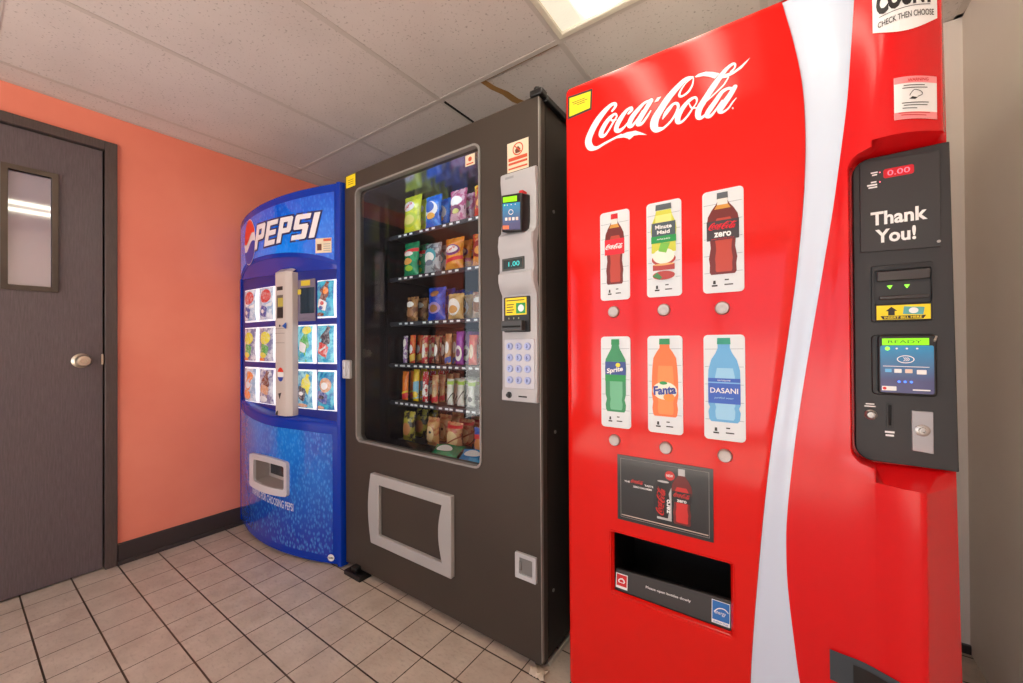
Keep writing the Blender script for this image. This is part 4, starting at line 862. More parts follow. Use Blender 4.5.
# top hinge rail, base rails, feet, screws
b = MB(); b.box(-.700, -.652, SY-.008, SY+.030, ST_-.004, ST_+.018); b.box(-.676, -.652, SY+.03, 1.90, ST_-.012, ST_+.010); b.cyl((-.677, SY+.006, ST_+.018), .012, .010, 'z'); b.build('top_hinge', M_BLACK, snk, bevel=.004)
b = MB(); b.add([(SX1-.004, yd, .006), (SX1+.006, yd, .002), (SX1+.006, 1.95, .002), (SX1-.004, 1.95, .006), (SX1-.004, yd, .012), (SX1+.003, yd, .012), (SX1+.003, 1.95, .012), (SX1-.004, 1.95, .012)], [(0, 1, 2, 3), (7, 6, 5, 4), (0, 4, 5, 1), (1, 5, 6, 2), (2, 6, 7, 3), (3, 7, 4, 0)]); b.build('base_rail', mat('pale_rail', (180, 172, 160), .5), snk)
b = MB(); b.box(SX0+.04, SX1-.03, SY+.09, 1.95, .004, SB); b.build('base_plinth', M_SSIDE, snk)
for x in (-1.70, -.70):
    b = MB(); b.lathe((x, 1.17, 0), [(.024, 0), (.024, .006), (.010, .010), (.008, .03)], 'z', 16); b.build('foot', M_STEEL, snk)
b = MB()
for zq, yq in ((.78, 1.22), (.24, 1.20), (1.55, 1.22)): b.cyl((SX1, yq, zq), .006, .003, 'x', 10)
b.build('side_screw', M_SCREW, snk)
b = MB()
ys_, zs_ = 8, 4; rows = []
for j in range(5):
    rows.append([(-.705+.052*i/7+.004*math.sin(5*j+i), 1.100+.012*j+.004*math.sin(3*i+j*2), .003+.013*abs(math.sin(1.7*i+2.1*j))*(1 if 0 < j < 4 else .1)) for i in range(8)])
b.grid(rows); wad = b.build('crumpled_paper', mat('dirty_paper', (206, 190, 170), .8), None, smooth=60)
tag(wad, 'small crumpled pale scrap on the floor at the front corner of the snack machine', 'litter')

# ------------------------------------------------------------------ snacks behind the glass
def pillow(w, h, d, nu=8, nv=12, crimp=.06):
    def prof(u, v):
        e = min(1, max(0, (v-crimp)/.16), max(0, (1-crimp-v)/.16)) if crimp else min(1, v/.12+.3, (1-v)/.12+.3)
        s_ = math.sin(PI*min(1, max(0, u)))**.55 if crimp else (1-abs(2*u-1)**4)
        return d/2*s_*(e**.6 if e > 0 else 0)+.0008
    def wid(v): return w*(1-.10*math.sin(PI*v)) if crimp else w
    def P(u, v, sgn, off=0):
        z = h*v
        if crimp and (v in (0, 1)): z += (.002 if round(u*nu) % 2 else -.0)*(1 if v else -1)*0+ (0.003 if round(u*nu) % 2 and v == 1 else 0)
        return ((u-.5)*wid(v), sgn*(prof(u, v)+off), z)
    return P
def make_pack(name, label, cat, group, w, h, d, m, art, loc, tilt=0, yaw=0, crimp=.06):
    P = pillow(w, h, d, crimp=crimp); nu, nv = 8, 14
    b = MB()
    for sg in (-1, 1): b.grid([[P(i/nu, j/nv, sg) for i in range(nu+1)] for j in range(nv+1)])
    for i_ in (0, 1): b.grid([[P(i_, j/nv, sg) for sg in (-1, 1)] for j in range(nv+1)])
    for j_ in (0, 1): b.grid([[P(i/nu, j_, sg) for sg in (-1, 1)] for i in range(nu+1)])
    o = b.build(name, m, None, smooth=60)
    o.location = loc; o.rotation_euler = (tilt, 0, yaw)
    tag(o, label, cat, group)
    for q in art:
        kind, mm = q[0], q[1]; bb = MB()
        if kind == 'oval':
            _, _, cu, cv, ru, rv, off = q; R_ = []
            for a in range(6): R_.append([P(min(.98, max(.02, cu+ru*a/5*math.cos(2*PI*k/18))), min(.98, max(.02, cv+rv*a/5*math.sin(2*PI*k/18))), -1, .0012+off) for k in range(19)])
            bb.grid(R_)
        elif kind == 'band':
            _, _, v0, v1, sl, off = q
            bb.grid([[P(k/8, min(.99, max(.01, v+sl*(k/8-.5))), -1, .0010+off) for k in range(9)] for v in (v0, (v0+v1)/2, v1)])
        elif kind == 'text':
            _, _, s_, cu, cv, ww, hh = q
            t_ = text(s_, 'pack_lettering', mm, None, cu, cv, ww, 0, height=hh, bold=.03, shear=.15, rot=.25, mp=lambda x, z: P(min(.98, max(.02, x)), min(.98, max(.02, z)), -1, .004))
            t_.parent = o; continue
        pt = bb.build('printed_label', mm, None, smooth=60, merge=False); pt.parent = o
    return o
def dup(o, loc, label):
    c = o.copy(); COL.objects.link(c); c.location = loc; c['label'] = label
    for ch in o.children:
        k = ch.copy(); COL.objects.link(k); k.parent = c
    return c
W_ = lambda n, a, c, **k: m_wrap('wrap_'+n, a, c, **k)
def row(shelf, packs, name, cat, group, dy, depth_n, where):
    z = SHZ[shelf]+.003
    for i, (desc, x, w, h, d, m, art, *ex) in enumerate(packs):
        cr = ex[0] if ex else .06
        o = make_pack(name, f'{desc}, first on the {where}', cat, group, w, h, d, m, art, (x, 1.372, z), tilt=-.05 if cr else 0, crimp=cr)
        for k in range(1, depth_n):
            dup(o, (x+.004*math.sin(3*k+i), 1.372+dy*k, z), f'{desc}, {["", "second", "third", "fourth"][k]} on the {where}')
wo, ro = pm('logo_white', (240, 236, 230)), pm('logo_red', (214, 40, 50))
row(0, [
 ('lime green chip bag with a red and white round logo', -1.572, .128, .196, .05, W_('lime', (222, 226, 60), (190, 206, 50)), [('oval', wo, .42, .70, .36, .13, 0), ('oval', pm('logo_green', (176, 200, 50)), .5, .34, .40, .19, 0), ('oval', pm('chip_pale', (220, 214, 120)), .5, .34, .30, .13, .001), ('text', ro, "Lay's", .44, .70, .5, .11)]),
 ('blue chip bag with an orange flame picture', -1.420, .110, .164, .05, W_('blue', (24, 100, 204), (40, 130, 226)), [('oval', wo, .5, .55, .40, .24, 0), ('oval', M_BLUEP, .42, .62, .32, .16, .001), ('oval', pm('flame', (236, 170, 60)), .55, .34, .25, .10, .002)]),
 ('pink and white chip bag', -1.256, .104, .156, .05, W_('pink', (226, 180, 196), (190, 84, 130)), [('oval', wo, .5, .62, .38, .14, 0), ('oval', pm('plum', (120, 40, 90)), .5, .36, .34, .14, 0), ('oval', pm('chip_pale', (220, 214, 120)), .55, .3, .2, .08, .001)]),
 ('red and yellow chip bag with a round picture', -1.105, .110, .150, .05, W_('redyellow', (206, 60, 44), (230, 180, 60)), [('oval', pm('picture_red', (150, 36, 40)), .5, .45, .40, .24, 0), ('oval', pm('chip_tan', (226, 160, 80)), .5, .4, .26, .12, .001)]),
], 'chip_bag', 'chip bag', 'chip bags on the top shelf', .062, 4, 'top shelf')
row(1, [
 ('green chip bag with a red splash', -1.582, .112, .176, .05, W_('green', (20, 140, 96), (30, 166, 110)), [('band', ro, .66, .76, .10, 0), ('oval', wo, .5, .64, .3, .07, .001), ('oval', pm('chip_tan', (226, 160, 80)), .45, .42, .3, .10, 0), ('oval', pm('lime_print', (150, 200, 60)), .55, .22, .25, .08, 0)]),
 ('silver and teal snack bag', -1.426, .116, .148, .05, W_('silver', (176, 182, 190), (96, 100, 110)), [('oval', pm('teal_print', (70, 150, 160)), .45, .55, .40, .26, 0), ('oval', wo, .45, .5, .32, .18, .001), ('oval', pm('grey_print', (110, 116, 130)), .5, .32, .24, .10, .002)]),
 ('orange chip bag with a purple and white logo', -1.282, .118, .152, .05, W_('orange', (236, 160, 60), (226, 130, 40)), [('oval', pm('purple_print', (110, 44, 110)), .5, .60, .42, .17, 0), ('oval', wo, .5, .62, .34, .11, .001), ('band', ro, .24, .36, .12, 0), ('text', ro, "Lay's", .5, .62, .46, .10)]),
 ('orange chip bag with a deep red picture', -1.116, .112, .150, .05, W_('amber', (232, 150, 70), (200, 70, 40)), [('oval', pm('picture_red', (150, 36, 40)), .5, .5, .40, .26, 0), ('oval', pm('chip_tan', (226, 160, 80)), .5, .45, .26, .12, .001)]),
], 'chip_bag', 'chip bag', 'chip bags on the second shelf', .062, 4, 'second shelf')
row(2, [
 ('small brown and gold cookie pouch', -1.575, .082, .124, .045, W_('brown', (120, 76, 50), (176, 130, 80)), [('oval', wo, .5, .68, .34, .12, 0), ('oval', pm('cookie', (150, 100, 60)), .5, .34, .34, .18, 0)]),
 ('royal blue cookie pouch with a round cookie', -1.400, .120, .158, .05, W_('royal', (34, 66, 180), (50, 90, 210)), [('oval', pm('cookie', (150, 100, 60)), .5, .80, .25, .10, 0), ('oval', pm('cookie_lilac', (150, 130, 190)), .5, .36, .36, .18, 0), ('oval', pm('cookie', (150, 100, 60)), .5, .34, .24, .12, .001)]),
 ('tan snack box style pouch with a white label', -1.274, .100, .118, .05, W_('tan', (216, 176, 110), (226, 190, 130)), [('oval', wo, .5, .46, .40, .34, 0), ('oval', pm('cracker', (206, 150, 80)), .52, .36, .28, .16, .001)]),
 ('beige cracker pouch with a brown picture', -1.122, .104, .116, .05, W_('beige', (206, 184, 160), (180, 120, 90)), [('oval', pm('cookie', (150, 100, 60)), .5, .45, .38, .26, 0), ('oval', wo, .5, .66, .3, .10, .001)]),
], 'snack_pouch', 'snack pouch', 'snack pouches on the third shelf', .066, 4, 'third shelf')
BW = .034
row(3, [
 ('purple and white striped candy bar', -1.632, .030, .138, .022, W_('violet', (150, 110, 170), (226, 220, 230), scale=90), [('oval', wo, .5, .75, .4, .16, 0)], .03),
 ('orange and red candy bar with a gold lower end', -1.577, .040, .142, .024, W_('redorange', (214, 70, 40), (220, 120, 50)), [('band', pm('gold_print', (226, 180, 60)), .06, .30, .1, 0), ('oval', wo, .5, .5, .3, .16, .001)], .03),
 ('red candy bar with a pale twisted top', -1.486, .040, .138, .024, W_('rose', (204, 60, 70), (226, 190, 150), scale=60), [('oval', wo, .5, .45, .28, .26, 0)], .03),
 ('brown and white chocolate bar', -1.402, .036, .132, .022, W_('choc', (84, 50, 36), (150, 110, 80)), [('oval', wo, .5, .5, .34, .22, 0)], .03),
 ('tan candy bar with a blue lower corner', -1.326, .042, .144, .024, W_('tanbar', (206, 160, 110), (180, 120, 80)), [('band', M_BLUEP, .03, .22, .1, 0), ('oval', wo, .5, .55, .3, .2, 0)], .03),
 ('bright purple candy bar with a white swirl', -1.252, .050, .154, .026, W_('purple', (140, 50, 160), (166, 80, 186)), [('oval', wo, .5, .34, .42, .24, 0), ('oval', pm('purple_print', (110, 44, 110)), .5, .36, .28, .12, .001)], .03),
 ('coral red candy bar with a cream centre', -1.172, .050, .136, .026, W_('coral', (226, 70, 60), (230, 110, 80)), [('oval', pm('logo_cream', (240, 220, 190)), .5, .45, .26, .24, 0)], .03),
], 'candy_bar', 'candy bar', 'candy bars on the fourth shelf', .05, 4, 'fourth shelf')
row(4, [
 ('orange candy bar with a red lower end', -1.634, .046, .146, .024, W_('tangerine', (244, 120, 30), (250, 140, 40)), [('band', ro, .04, .22, .1, 0), ('band', M_YELLOW, .24, .30, .1, 0)], .03),
 ('yellow candy bag with a pale blue stripe', -1.552, .042, .160, .026, W_('yellow', (240, 200, 30), (230, 180, 30)), [('band', pm('pale_blue', (130, 190, 210)), .08, .62, .05, 0)], .03),
 ('red and white striped candy bar', -1.484, .040, .150, .024, W_('stripe', (196, 40, 46), (236, 226, 220), scale=70), [('oval', wo, .5, .34, .3, .12, 0)], .03),
 ('tan wafer bar with a red lower end', -1.416, .044, .136, .024, W_('wafer', (206, 170, 120), (190, 130, 90)), [('band', ro, .03, .22, .1, 0)], .03),
 ('left white cracker pack with a lime top', -1.314, .046, .122, .024, W_('mint', (226, 226, 216), (206, 212, 196)), [('band', pm('lime_top', (160, 206, 80)), .80, .97, 0, 0), ('band', M_INK, .2, .26, .5, 0)], .03),
 ('middle white cracker pack with a lime top', -1.246, .046, .124, .024, W_('mint', (226, 226, 216), (206, 212, 196)), [('band', pm('lime_top', (160, 206, 80)), .80, .97, 0, 0), ('band', M_INK, .3, .36, .5, 0)], .03),
 ('right white cracker pack with a lime top', -1.182, .048, .122, .024, W_('mint', (226, 226, 216), (206, 212, 196)), [('band', pm('lime_top', (160, 206, 80)), .80, .97, 0, 0), ('oval', M_INK, .5, .3, .3, .1, 0)], .03),
], 'candy_bar', 'candy bar', 'candy and cracker packs on the fifth shelf', .05, 4, 'fifth shelf')
row(5, [
 ('pastry pack in a yellow and dark wrapper', -1.604, .090, .148, .05, W_('mustard', (196, 180, 70), (70, 60, 50)), [('oval', pm('pastry', (216, 140, 80)), .5, .42, .34, .22, 0)]),
 ('golden pastry in a clear and pink wrapper', -1.428, .082, .136, .055, W_('pastry', (222, 170, 110), (200, 120, 80), scale=40), [('oval', pm('pastry_pale', (240, 206, 150)), .46, .42, .34, .30, 0), ('oval', M_INK, .55, .5, .10, .05, .001)]),
 ('braided pastry in a clear red tipped wrapper', -1.286, .100, .128, .06, W_('braid', (226, 166, 120), (206, 110, 80), scale=36), [('oval', pm('pastry_pale', (240, 206, 150)), .5, .40, .38, .30, 0), ('band', ro, .80, .94, 0, 0), ('band', pm('crust', (170, 90, 50)), .30, .36, .4, .001)]),
 ('blue and red pastry pack', -1.120, .100, .118, .05, W_('bluered', (40, 90, 180), (60, 120, 200)), [('oval', pm('pastry', (216, 140, 80)), .5, .40, .36, .24, 0), ('band', ro, .62, .80, .1, 0)]),
], 'pastry_pack', 'pastry', 'pastry packs on the sixth shelf', .085, 3, 'lowest shelf')
for nm, x, yv, w, m, lab in (('snack_pouch', -1.245, 1.235, .15, W_('green', (20, 140, 96), (30, 166, 110)), 'green pouch lying in the bin at the bottom of the snack machine'), ('snack_pouch', -1.085, 1.235, .14, W_('azure', (20, 130, 200), (40, 160, 220)), 'blue pouch lying in the bin at the bottom of the snack machine')):
    o = make_pack(nm, lab, 'snack pouch', 'pouches fallen into the bin', w, .10, .05, m, [('oval', wo, .5, .5, .3, .2, 0)], (x, yv, .585)); o.rotation_euler = (-1.15, 0, .2)
b = MB(); b.add([(-1.70, SY+.06, .54), (-.88, SY+.06, .54), (-.88, 1.34, .60), (-1.70, 1.34, .60)], [(0, 1, 2, 3)]); b.box(-1.70, -.88, SY+.06, SY+.07, .536, .60); b.build('product_bin', M_LINER, snk)

# ------------------------------------------------------------------ blue can machine with the bowed front
M_PBLUE = mat('cobalt_plastic', (0, 52, 168), .25, spec=.3)
M_PDARK = mat('navy_recess', (24, 40, 132), .3)
M_PSOF = mat('blue_soffit_reflection', (28, 56, 170), .22, coat=.3)  # violet tint paints the orange wall's reflection into the soffit
M_SIGN = m_droplets('sign_print', ((0, 60, 184), (0, 128, 232), (50, 150, 240)), 0, 1, .3)
M_LOWER = m_droplets('lower_print', ((0, 50, 168), (0, 134, 240), (70, 176, 255)), 0, 1, .55)
for m, z0, z1, inv in ((M_SIGN, 1.9, 1.5, 0), (M_LOWER, .1, .7, 0)):
    for nd in m.node_tree.nodes:
        if nd.type == 'MAP_RANGE' and nd.inputs[1].default_value == 0: nd.inputs[1].default_value = z0; nd.inputs[2].default_value = z1
        if nd.type == 'MAP_RANGE' and abs(nd.inputs[1].default_value-.25) < 1e-6: nd.inputs[1].default_value = -.05; nd.inputs[2].default_value = .45
M_COLB = mat('beige_column', (196, 184, 178), .4)
M_COLS = mat('pale_frame', (206, 204, 208), .35)
pa, pb = Vector((-2.735, 1.035)), Vector((-1.786, 1.122))
PL = (pb-pa).length; pt_ = (pb-pa)/PL; pn = Vector((pt_.y, -pt_.x))
def PP(s, z, off=0, sag=.095):
    u = max(0, min(1, s/PL)); q = pa+pt_*s+pn*(sag*4*u*(1-u)+off); return (q.x, q.y, z)
RS = .035
blu = thing('vending_machine', 'blue can vending machine with a bowed lit sign beside the orange wall', 'vending machine', (-2.26, 1.5, 0), 'vending machines along the back wall')
def ptop(s): return 1.822+.066*s/PL
def pbot(s): return .034-.030*s/PL
SGB = [(0, 1.475), (.17, 1.530), (.40, 1.546), (.64, 1.541), (.83, 1.512), (PL, 1.468)]
LIP = [(0, .765), (.11, .750), (.48, .716), (.70, .710), (PL, .693)]
S = [PL*k/48 for k in range(49)]
b = MB(); b.box(-2.733, -1.789, 1.16, 1.985, .035, 1.83); b.build('cabinet', mat('blue_cabinet', (22, 50, 150), .4), blu)
# sign housing
b = MB(); rows = []
for k, (f, o) in enumerate(((0, 0), (.0, .004), (.25, .006), (.5, .006), (.75, .006), (1, .004), (1.0, 0))): rows.append([PP(s, interp(SGB, s)*(1-f)+ptop(s)*f, o-.004) for s in S])
b.grid(rows)
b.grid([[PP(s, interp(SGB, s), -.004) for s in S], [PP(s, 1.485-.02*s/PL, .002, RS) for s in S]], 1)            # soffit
b.grid([[PP(s, ptop(s), -.004) for s in S], [(PP(s, 0)[0], 1.5, ptop(s)) for s in S]])                       # top cap
for s in (0, PL): b.add([PP(s, interp(SGB, s), -.004), PP(s, ptop(s), -.004), (PP(s, 0)[0], 1.5, ptop(s)), (PP(s, 0)[0], 1.5, interp(SGB, s))], [(0, 1, 2, 3)])
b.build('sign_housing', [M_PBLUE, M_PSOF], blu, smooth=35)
ss = [.035+(PL-.078)*k/40 for k in range(41)]
b = MB(); b.grid([[PP(s, (interp(SGB, s)+.022)*(1-f)+(ptop(s)-.040)*f, .0035) for s in ss] for f in (0, .25, .5, .75, 1)]); sg = b.build('sign_face', M_SIGN, blu, smooth=60)
t = NT(M_SIGN); t.l(M_SIGN.node_tree.nodes['Principled BSDF'].inputs['Base Color'].links[0].from_socket, t.b.inputs['Emission Color']); t.b.inputs['Emission Strength'].default_value = .28   # the sign is lit from within
# lettering on the sign: slanted block capitals
def sm(o): return lambda x, z: PP(x, z, o)
def block(ch, m_):
    T, V = .27, .20; w = .78
    R = lambda a, c, d, e: [(a, d), (c, d), (c, e), (a, e)]
    if ch == 'P': return [R(0, T, 0, 1), R(T, w-.08, 1-V, 1), R(w-T, w, .45, .93), [(w-T, .93), (w, .93), (w-.08, 1), (w-T, 1)], R(T, w-.08, .36, .36+V), [(w-T, .56), (w-T, .36), (w-.08, .36), (w, .45), (w, .56)]], w
    if ch == 'E': return [R(0, T, 0, 1), R(T, w, 0, V), R(T, w, 1-V, 1), R(T, w-.04, .5-V/2, .5+V/2)], w
    if ch == 'S': return [R(.06, w, 1-V, 1), R(0, T, .47, .94), [(0, .94), (T, .94), (T, 1), (.06, 1)], R(.06, w-.06, .5-V/2, .5+V/2), R(w-T, w, .06, .53), R(0, w-.06, 0, V), [(w-T, 0), (w-.06, 0), (w, .06), (w, V), (w-T, V)], [(0, .47), (.06, .40), (T, .40), (T, .5)]], w
    return [R(0, T, 0, 1)], T
LX, LW, LZ, LH = .330, .510, 1.612, .130
def lm(u, v):  # u along the word in letter heights, v 0..1
    s = LX+u; f = (s-LX)/LW; return s, LZ+.014*f+v*(LH-.006*f)
def word(grow, m_, o, name, par):
    b = MB(); u0 = 0
    ws = [.78, .78, .78, .80, .27]; tot = sum(ws)+.13*4; k = (LW-.035)/tot
    for ch, wq in zip('PEPSI', ws):
        polys, _ = block(ch, 0)
        for p in polys:
            cx_ = sum(q[0] for q in p)/len(p); cz_ = sum(q[1] for q in p)/len(p); pts = []
            for x, z in p:
                gx = grow*(1 if x > cx_ else -1); gz = grow*(1 if z > cz_ else -1)
                z2 = z+gz; pts.append(PP(*lm((u0+x)*k+gx*k+.035*z2, z2), o))
            b.add(pts, [tuple(range(len(pts)))])
        u0 += wq+.13
    return b.build(name, m_, par, smooth=0, merge=False)
word(.07, pm('sign_navy', (14, 30, 90)), .0046, 'lettering_outline', sg)  # dark blue outline printed behind the letters
word(0, mat('sign_white', (238, 236, 240), .25, coat=.5), .0060, 'sign_lettering', sg)
gx, gz, gr = .252, 1.668, .128
G = lambda a0, a1: [(gx+.088*math.cos(a), gz+gr*math.sin(a)) for a in [a0+(a1-a0)*k/24 for k in range(25)]]
b = MB()
def halfc(u): return math.sqrt(max(0, 1-u*u))
def wv(u, o): return o+.16*math.sin(PI*u*.9)+.10*u
U = [-.995+1.99*k/24 for k in range(25)]
def disc(lo, hi, o, m_, r=1.0): b.add([PP(gx+.088*u*r, gz+gr*v(u)*r, o) for v in (lo, hi) for u in U], [(k, k+1, 25+k+1, 25+k) for k in range(24)], m_)
disc(lambda u: -halfc(u), halfc, .0050, 0)
disc(lambda u: min(halfc(u), max(-halfc(u), wv(u, .16))), halfc, .0058, 1, .97)
disc(lambda u: -halfc(u), lambda u: max(-halfc(u), min(halfc(u), wv(u, -.20))), .0058, 2, .97)
b.build('sign_emblem', [mat('sign_white'), pm('emblem_red', (226, 60, 40)), pm('emblem_blue', (40, 60, 170))], sg, smooth=0, merge=False)
b = MB(); Q = lambda s0, s1, z0, z1, m_, o, sag=.095: b.add([PP(s0, z0, o, sag), PP(s1, z0, o, sag), PP(s1, z1, o, sag), PP(s0, z1, o, sag)], [(0, 1, 2, 3)], m_)
Q(.812, .898, 1.545, 1.618, 0, .0060); Q(.856, .896, 1.602, 1.614, 1, .0068); Q(.822, .846, 1.558, 1.590, 2, .0068)
for k in range(4): Q(.856, .892, 1.553+.011*k, 1.557+.011*k, 3, .0068)
tag(b.build('warning_sticker', [M_CREAM, M_SRED, pm('sticker_brown', (110, 60, 40)), pm('sticker_grey', (170, 165, 160))], sg, smooth=0, merge=False), 'small white and orange warning sticker')
# recessed selection panel
b = MB(); b.grid([[PP(s, z, 0, RS) for s in S] for z in (.68, 1.0, 1.3, 1.5)]); b.build('selection_panel', M_PDARK, blu, smooth=60)
b = MB()
for s0, s1, q, zt in ((PL-.026, PL+.001, 1, ptop(PL)-.002), (-.001, .026, .3, 1.49)):
    b.grid([[PP(s, z, o*q, .06) for s, o in ((s0, -.01), (s0, .014), (s0+.004, .018), (s1-.004, .018), (s1, .010), (s1, -.03))] for z in (pbot(s0)+.004, .7, 1.1, 1.4, zt)])
b.build('side_frame', M_PBLUE, blu, smooth=40)
# lit drink cards
M_LITW = mat('lit_card_gloss_edge', (246, 248, 252), .3, emit=.45, ec=(250, 250, 255))
def lit(n, c):
    if 'lit_'+n in MATS: return MATS['lit_'+n]
    c = tuple(int(x*.85+24) for x in c); m = mat('lit_'+n, c, .25, coat=.4, emit=.14); t = NT(m)
    q = t.mix(t.math('MULTIPLY', t.ramp(t.noise(t.coord(), 55, 4, .7), .45, .7), .55), c, (206, 216, 226)); t.base(q); t.l(q, t.b.inputs['Emission Color']); return m
def lit_wrap(n, a, c, sc=26):
    nm = 'lit_bg_'+n
    if nm in MATS: return MATS[nm]
    m = mat(nm, a, .25, coat=.4, emit=.18); t = NT(m); q = t.mix(t.ramp(t.noise(t.coord(), sc, 4, .7), .42, .58), a, c); t.base(q); t.l(q, t.b.inputs['Emission Color']); return m
def lit_card(lab, s0, s1, z0, z1, bg, shapes):
    N = 8; b = MB()
    def F(u, v, o): # slight pillow bulge
        return PP(s0+(s1-s0)*u, z0+(z1-z0)*v, .006+.020*math.sin(PI*u)**.7*math.sin(PI*v)**.3+o if 0 < u < 1 and 0 < v < 1 else .006+o, RS)
    b.grid([[F(i/N, j/N, 0) for i in range(N+1)] for j in range(N+1)])
    edge = [F(i/N, 0, 0) for i in range(N+1)]+[F(1, j/N, 0) for j in range(1, N+1)]+[F(1-i/N, 1, 0) for i in range(1, N+1)]+[F(0, 1-j/N, 0) for j in range(1, N)]
    edgeb = [tuple(Vector(p)-Vector((pn.x, pn.y, 0))*.008) for p in edge]; n_ = len(edge); b.add(edge+edgeb, [(i, (i+1) % n_, n_+(i+1) % n_, n_+i) for i in range(n_)])
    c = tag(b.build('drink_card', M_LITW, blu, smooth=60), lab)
    b = MB(); b.grid([[F(.05+.85*i/N, .035+.93*j/N, .0018) for i in range(N+1)] for j in range(N+1)]); ms = [bg]  # picture stops short at the right; the white strip left is painted gloss
    for k, (mm, pts) in enumerate(shapes):
        ms.append(mm); cx_, cz_ = sum(p[0] for p in pts)/len(pts), sum(p[1] for p in pts)/len(pts)
        r1 = [F(min(.95, max(.05, cx_+(x-cx_)*.5)), cz_+(z-cz_)*.5, .0028+.0006*k) for x, z in pts]; r2_ = [F(min(.95, max(.05, x)), min(.96, max(.04, z)), .0028+.0006*k) for x, z in pts]; n_ = len(pts)
        b.add(r1+r2_, [tuple(range(n_))]+[(i, (i+1) % n_, n_+(i+1) % n_, n_+i) for i in range(n_)], k+1)
    b.build('card_picture', ms, c, smooth=0, merge=False)
def tilt(pts, cx_, cz_, a): return [(cx_+(x-cx_)*math.cos(a)-(z-cz_)*math.sin(a)*1.3, cz_+(x-cx_)*math.sin(a)/1.3+(z-cz_)*math.cos(a)) for x, z in pts]
ice = lit_wrap('ice', (214, 222, 232), (150, 176, 206)); icy = lit_wrap('lilac', (206, 210, 220), (120, 120, 160)); aqua = lit_wrap('aqua', (40, 150, 196), (120, 210, 230)); deep = lit_wrap('deep', (20, 110, 170), (70, 180, 210)); sea = lit_wrap('sea', (150, 206, 220), (40, 130, 180))
Lr, Lw, Lb, Lg, Ly, Lo, Lk, Ld, Lt = lit('red', (206, 50, 46)), lit('white', (232, 236, 240)), lit('blue', (50, 70, 160)), lit('green', (60, 170, 60)), lit('yellow', (226, 220, 40)), lit('orange', (248, 130, 24)), lit('cola', (110, 50, 34)), lit('dark', (44, 36, 52)), lit('tan', (206, 150, 110))
can = lambda cx_, cz_, w, h: [(cx_-w*.4, cz_-h), (cx_+w*.4, cz_-h), (cx_+w, cz_-h*.85), (cx_+w, cz_+h*.8), (cx_+w*.5, cz_+h), (cx_-w*.5, cz_+h), (cx_-w, cz_+h*.8), (cx_-w, cz_-h*.85)]
btl = lambda cx_, cz_, w, h: [(cx_-w, cz_-h), (cx_+w, cz_-h), (cx_+w, cz_+h*.2), (cx_+w*.35, cz_+h*.7), (cx_+w*.35, cz_+h), (cx_-w*.35, cz_+h), (cx_-w*.35, cz_+h*.7), (cx_-w, cz_+h*.2)]
AA = (.084, .262); AB = (.275, .452); BA = (.640, .772); BB = (.786, .920)
Z1, Z2, Z3 = (1.224, 1.414), (.994, 1.192), (.760, .962)
def cola_can(): return [(Lr, ell(.55, .72, .28, .20)), (Lw, [(.2, .45), (.9, .55), (.85, .42), (.2, .33)]), (Lb, tilt(can(.45, .28, .18, .16), .45, .28, -.3)), (Lw, ell(.42, .28, .09, .06))]
lit_card('lit cola can card, far left of the top row', *AA, *Z1, ice, cola_can())
lit_card('lit cola can card, second in the top row', *AB, *Z1, ice, cola_can())
def citrus(): return [(Ly, ell(.52, .68, .28, .18)), (Lg, tilt(can(.5, .36, .2, .14), .5, .36, -.3)), (Ly, ell(.4, .2, .2, .08)), (Lo, ell(.3, .08, .2, .05))]
lit_card('lit citrus soda card, far left of the middle row', *AA, *Z2, icy, citrus())
lit_card('lit citrus soda card, second in the middle row', *AB, *Z2, icy, citrus())
lit_card('lit orange soda card in the bottom row', *AA, *Z3, ice, [(Lo, tilt(can(.52, .62, .2, .26), .52, .62, -.35)), (Lw, ell(.5, .5, .16, .10)), (Lo, ell(.4, .22, .26, .14))])
lit_card('lit brown root beer card in the bottom row', *AB, *Z3, icy, [(Lk, tilt(btl(.52, .55, .22, .38), .52, .55, -.25)), (Lt, tilt(can(.5, .42, .22, .12), .5, .42, -.25)), (Lw, ell(.4, .16, .25, .08))])
lit_card('lit dark cola bottle card at the upper right', *BB, *Z1, deep, [(Lk, tilt(btl(.5, .62, .22, .34), .5, .62, -.35)), (Lo, ell(.6, .70, .12, .09)), (Lw, tilt(can(.42, .34, .22, .13), .42, .34, -.35)), (Lr, ell(.44, .38, .10, .05)), (Lb, ell(.36, .26, .12, .05)), (Lk, ell(.3, .09, .2, .05))])
lit_card('lit lime green soda card right of the beige column', *BA, *Z2, aqua, [(Lg, tilt(btl(.52, .45, .26, .42), .52, .45, -.3)), (Ly, ell(.66, .86, .22, .10)), (Lw, tilt(can(.48, .42, .18, .12), .48, .42, -.3))])
lit_card('lit red cherry soda card at the right of the middle row', *BB, *Z2, aqua, [(Ld, tilt(btl(.52, .56, .24, .40), .52, .56, -.35)), (Lr, tilt(can(.44, .36, .24, .16), .44, .36, -.35)), (Lw, [(.28, .36), (.62, .46), (.60, .40), (.28, .30)])])
lit_card('lit pale water bottle card in the bottom row', *BA, *Z3, sea, [(Ly, tilt(btl(.62, .66, .22, .24), .62, .66, -.3)), (Ld, tilt(can(.38, .40, .24, .17), .38, .40, -.3)), (Lw, ell(.38, .40, .14, .05)), (Lt, ell(.4, .10, .3, .05))])
lit_card('lit pale blue iced tea card at the lower right', *BB, *Z3, deep, [(Lt, ell(.55, .64, .27, .18)), (Lw, ell(.52, .62, .16, .09)), (Lb, tilt(can(.40, .34, .26, .14), .40, .34, -.25)), (Ld, ell(.38, .34, .16, .05)), (Lt, ell(.3, .08, .2, .05))])
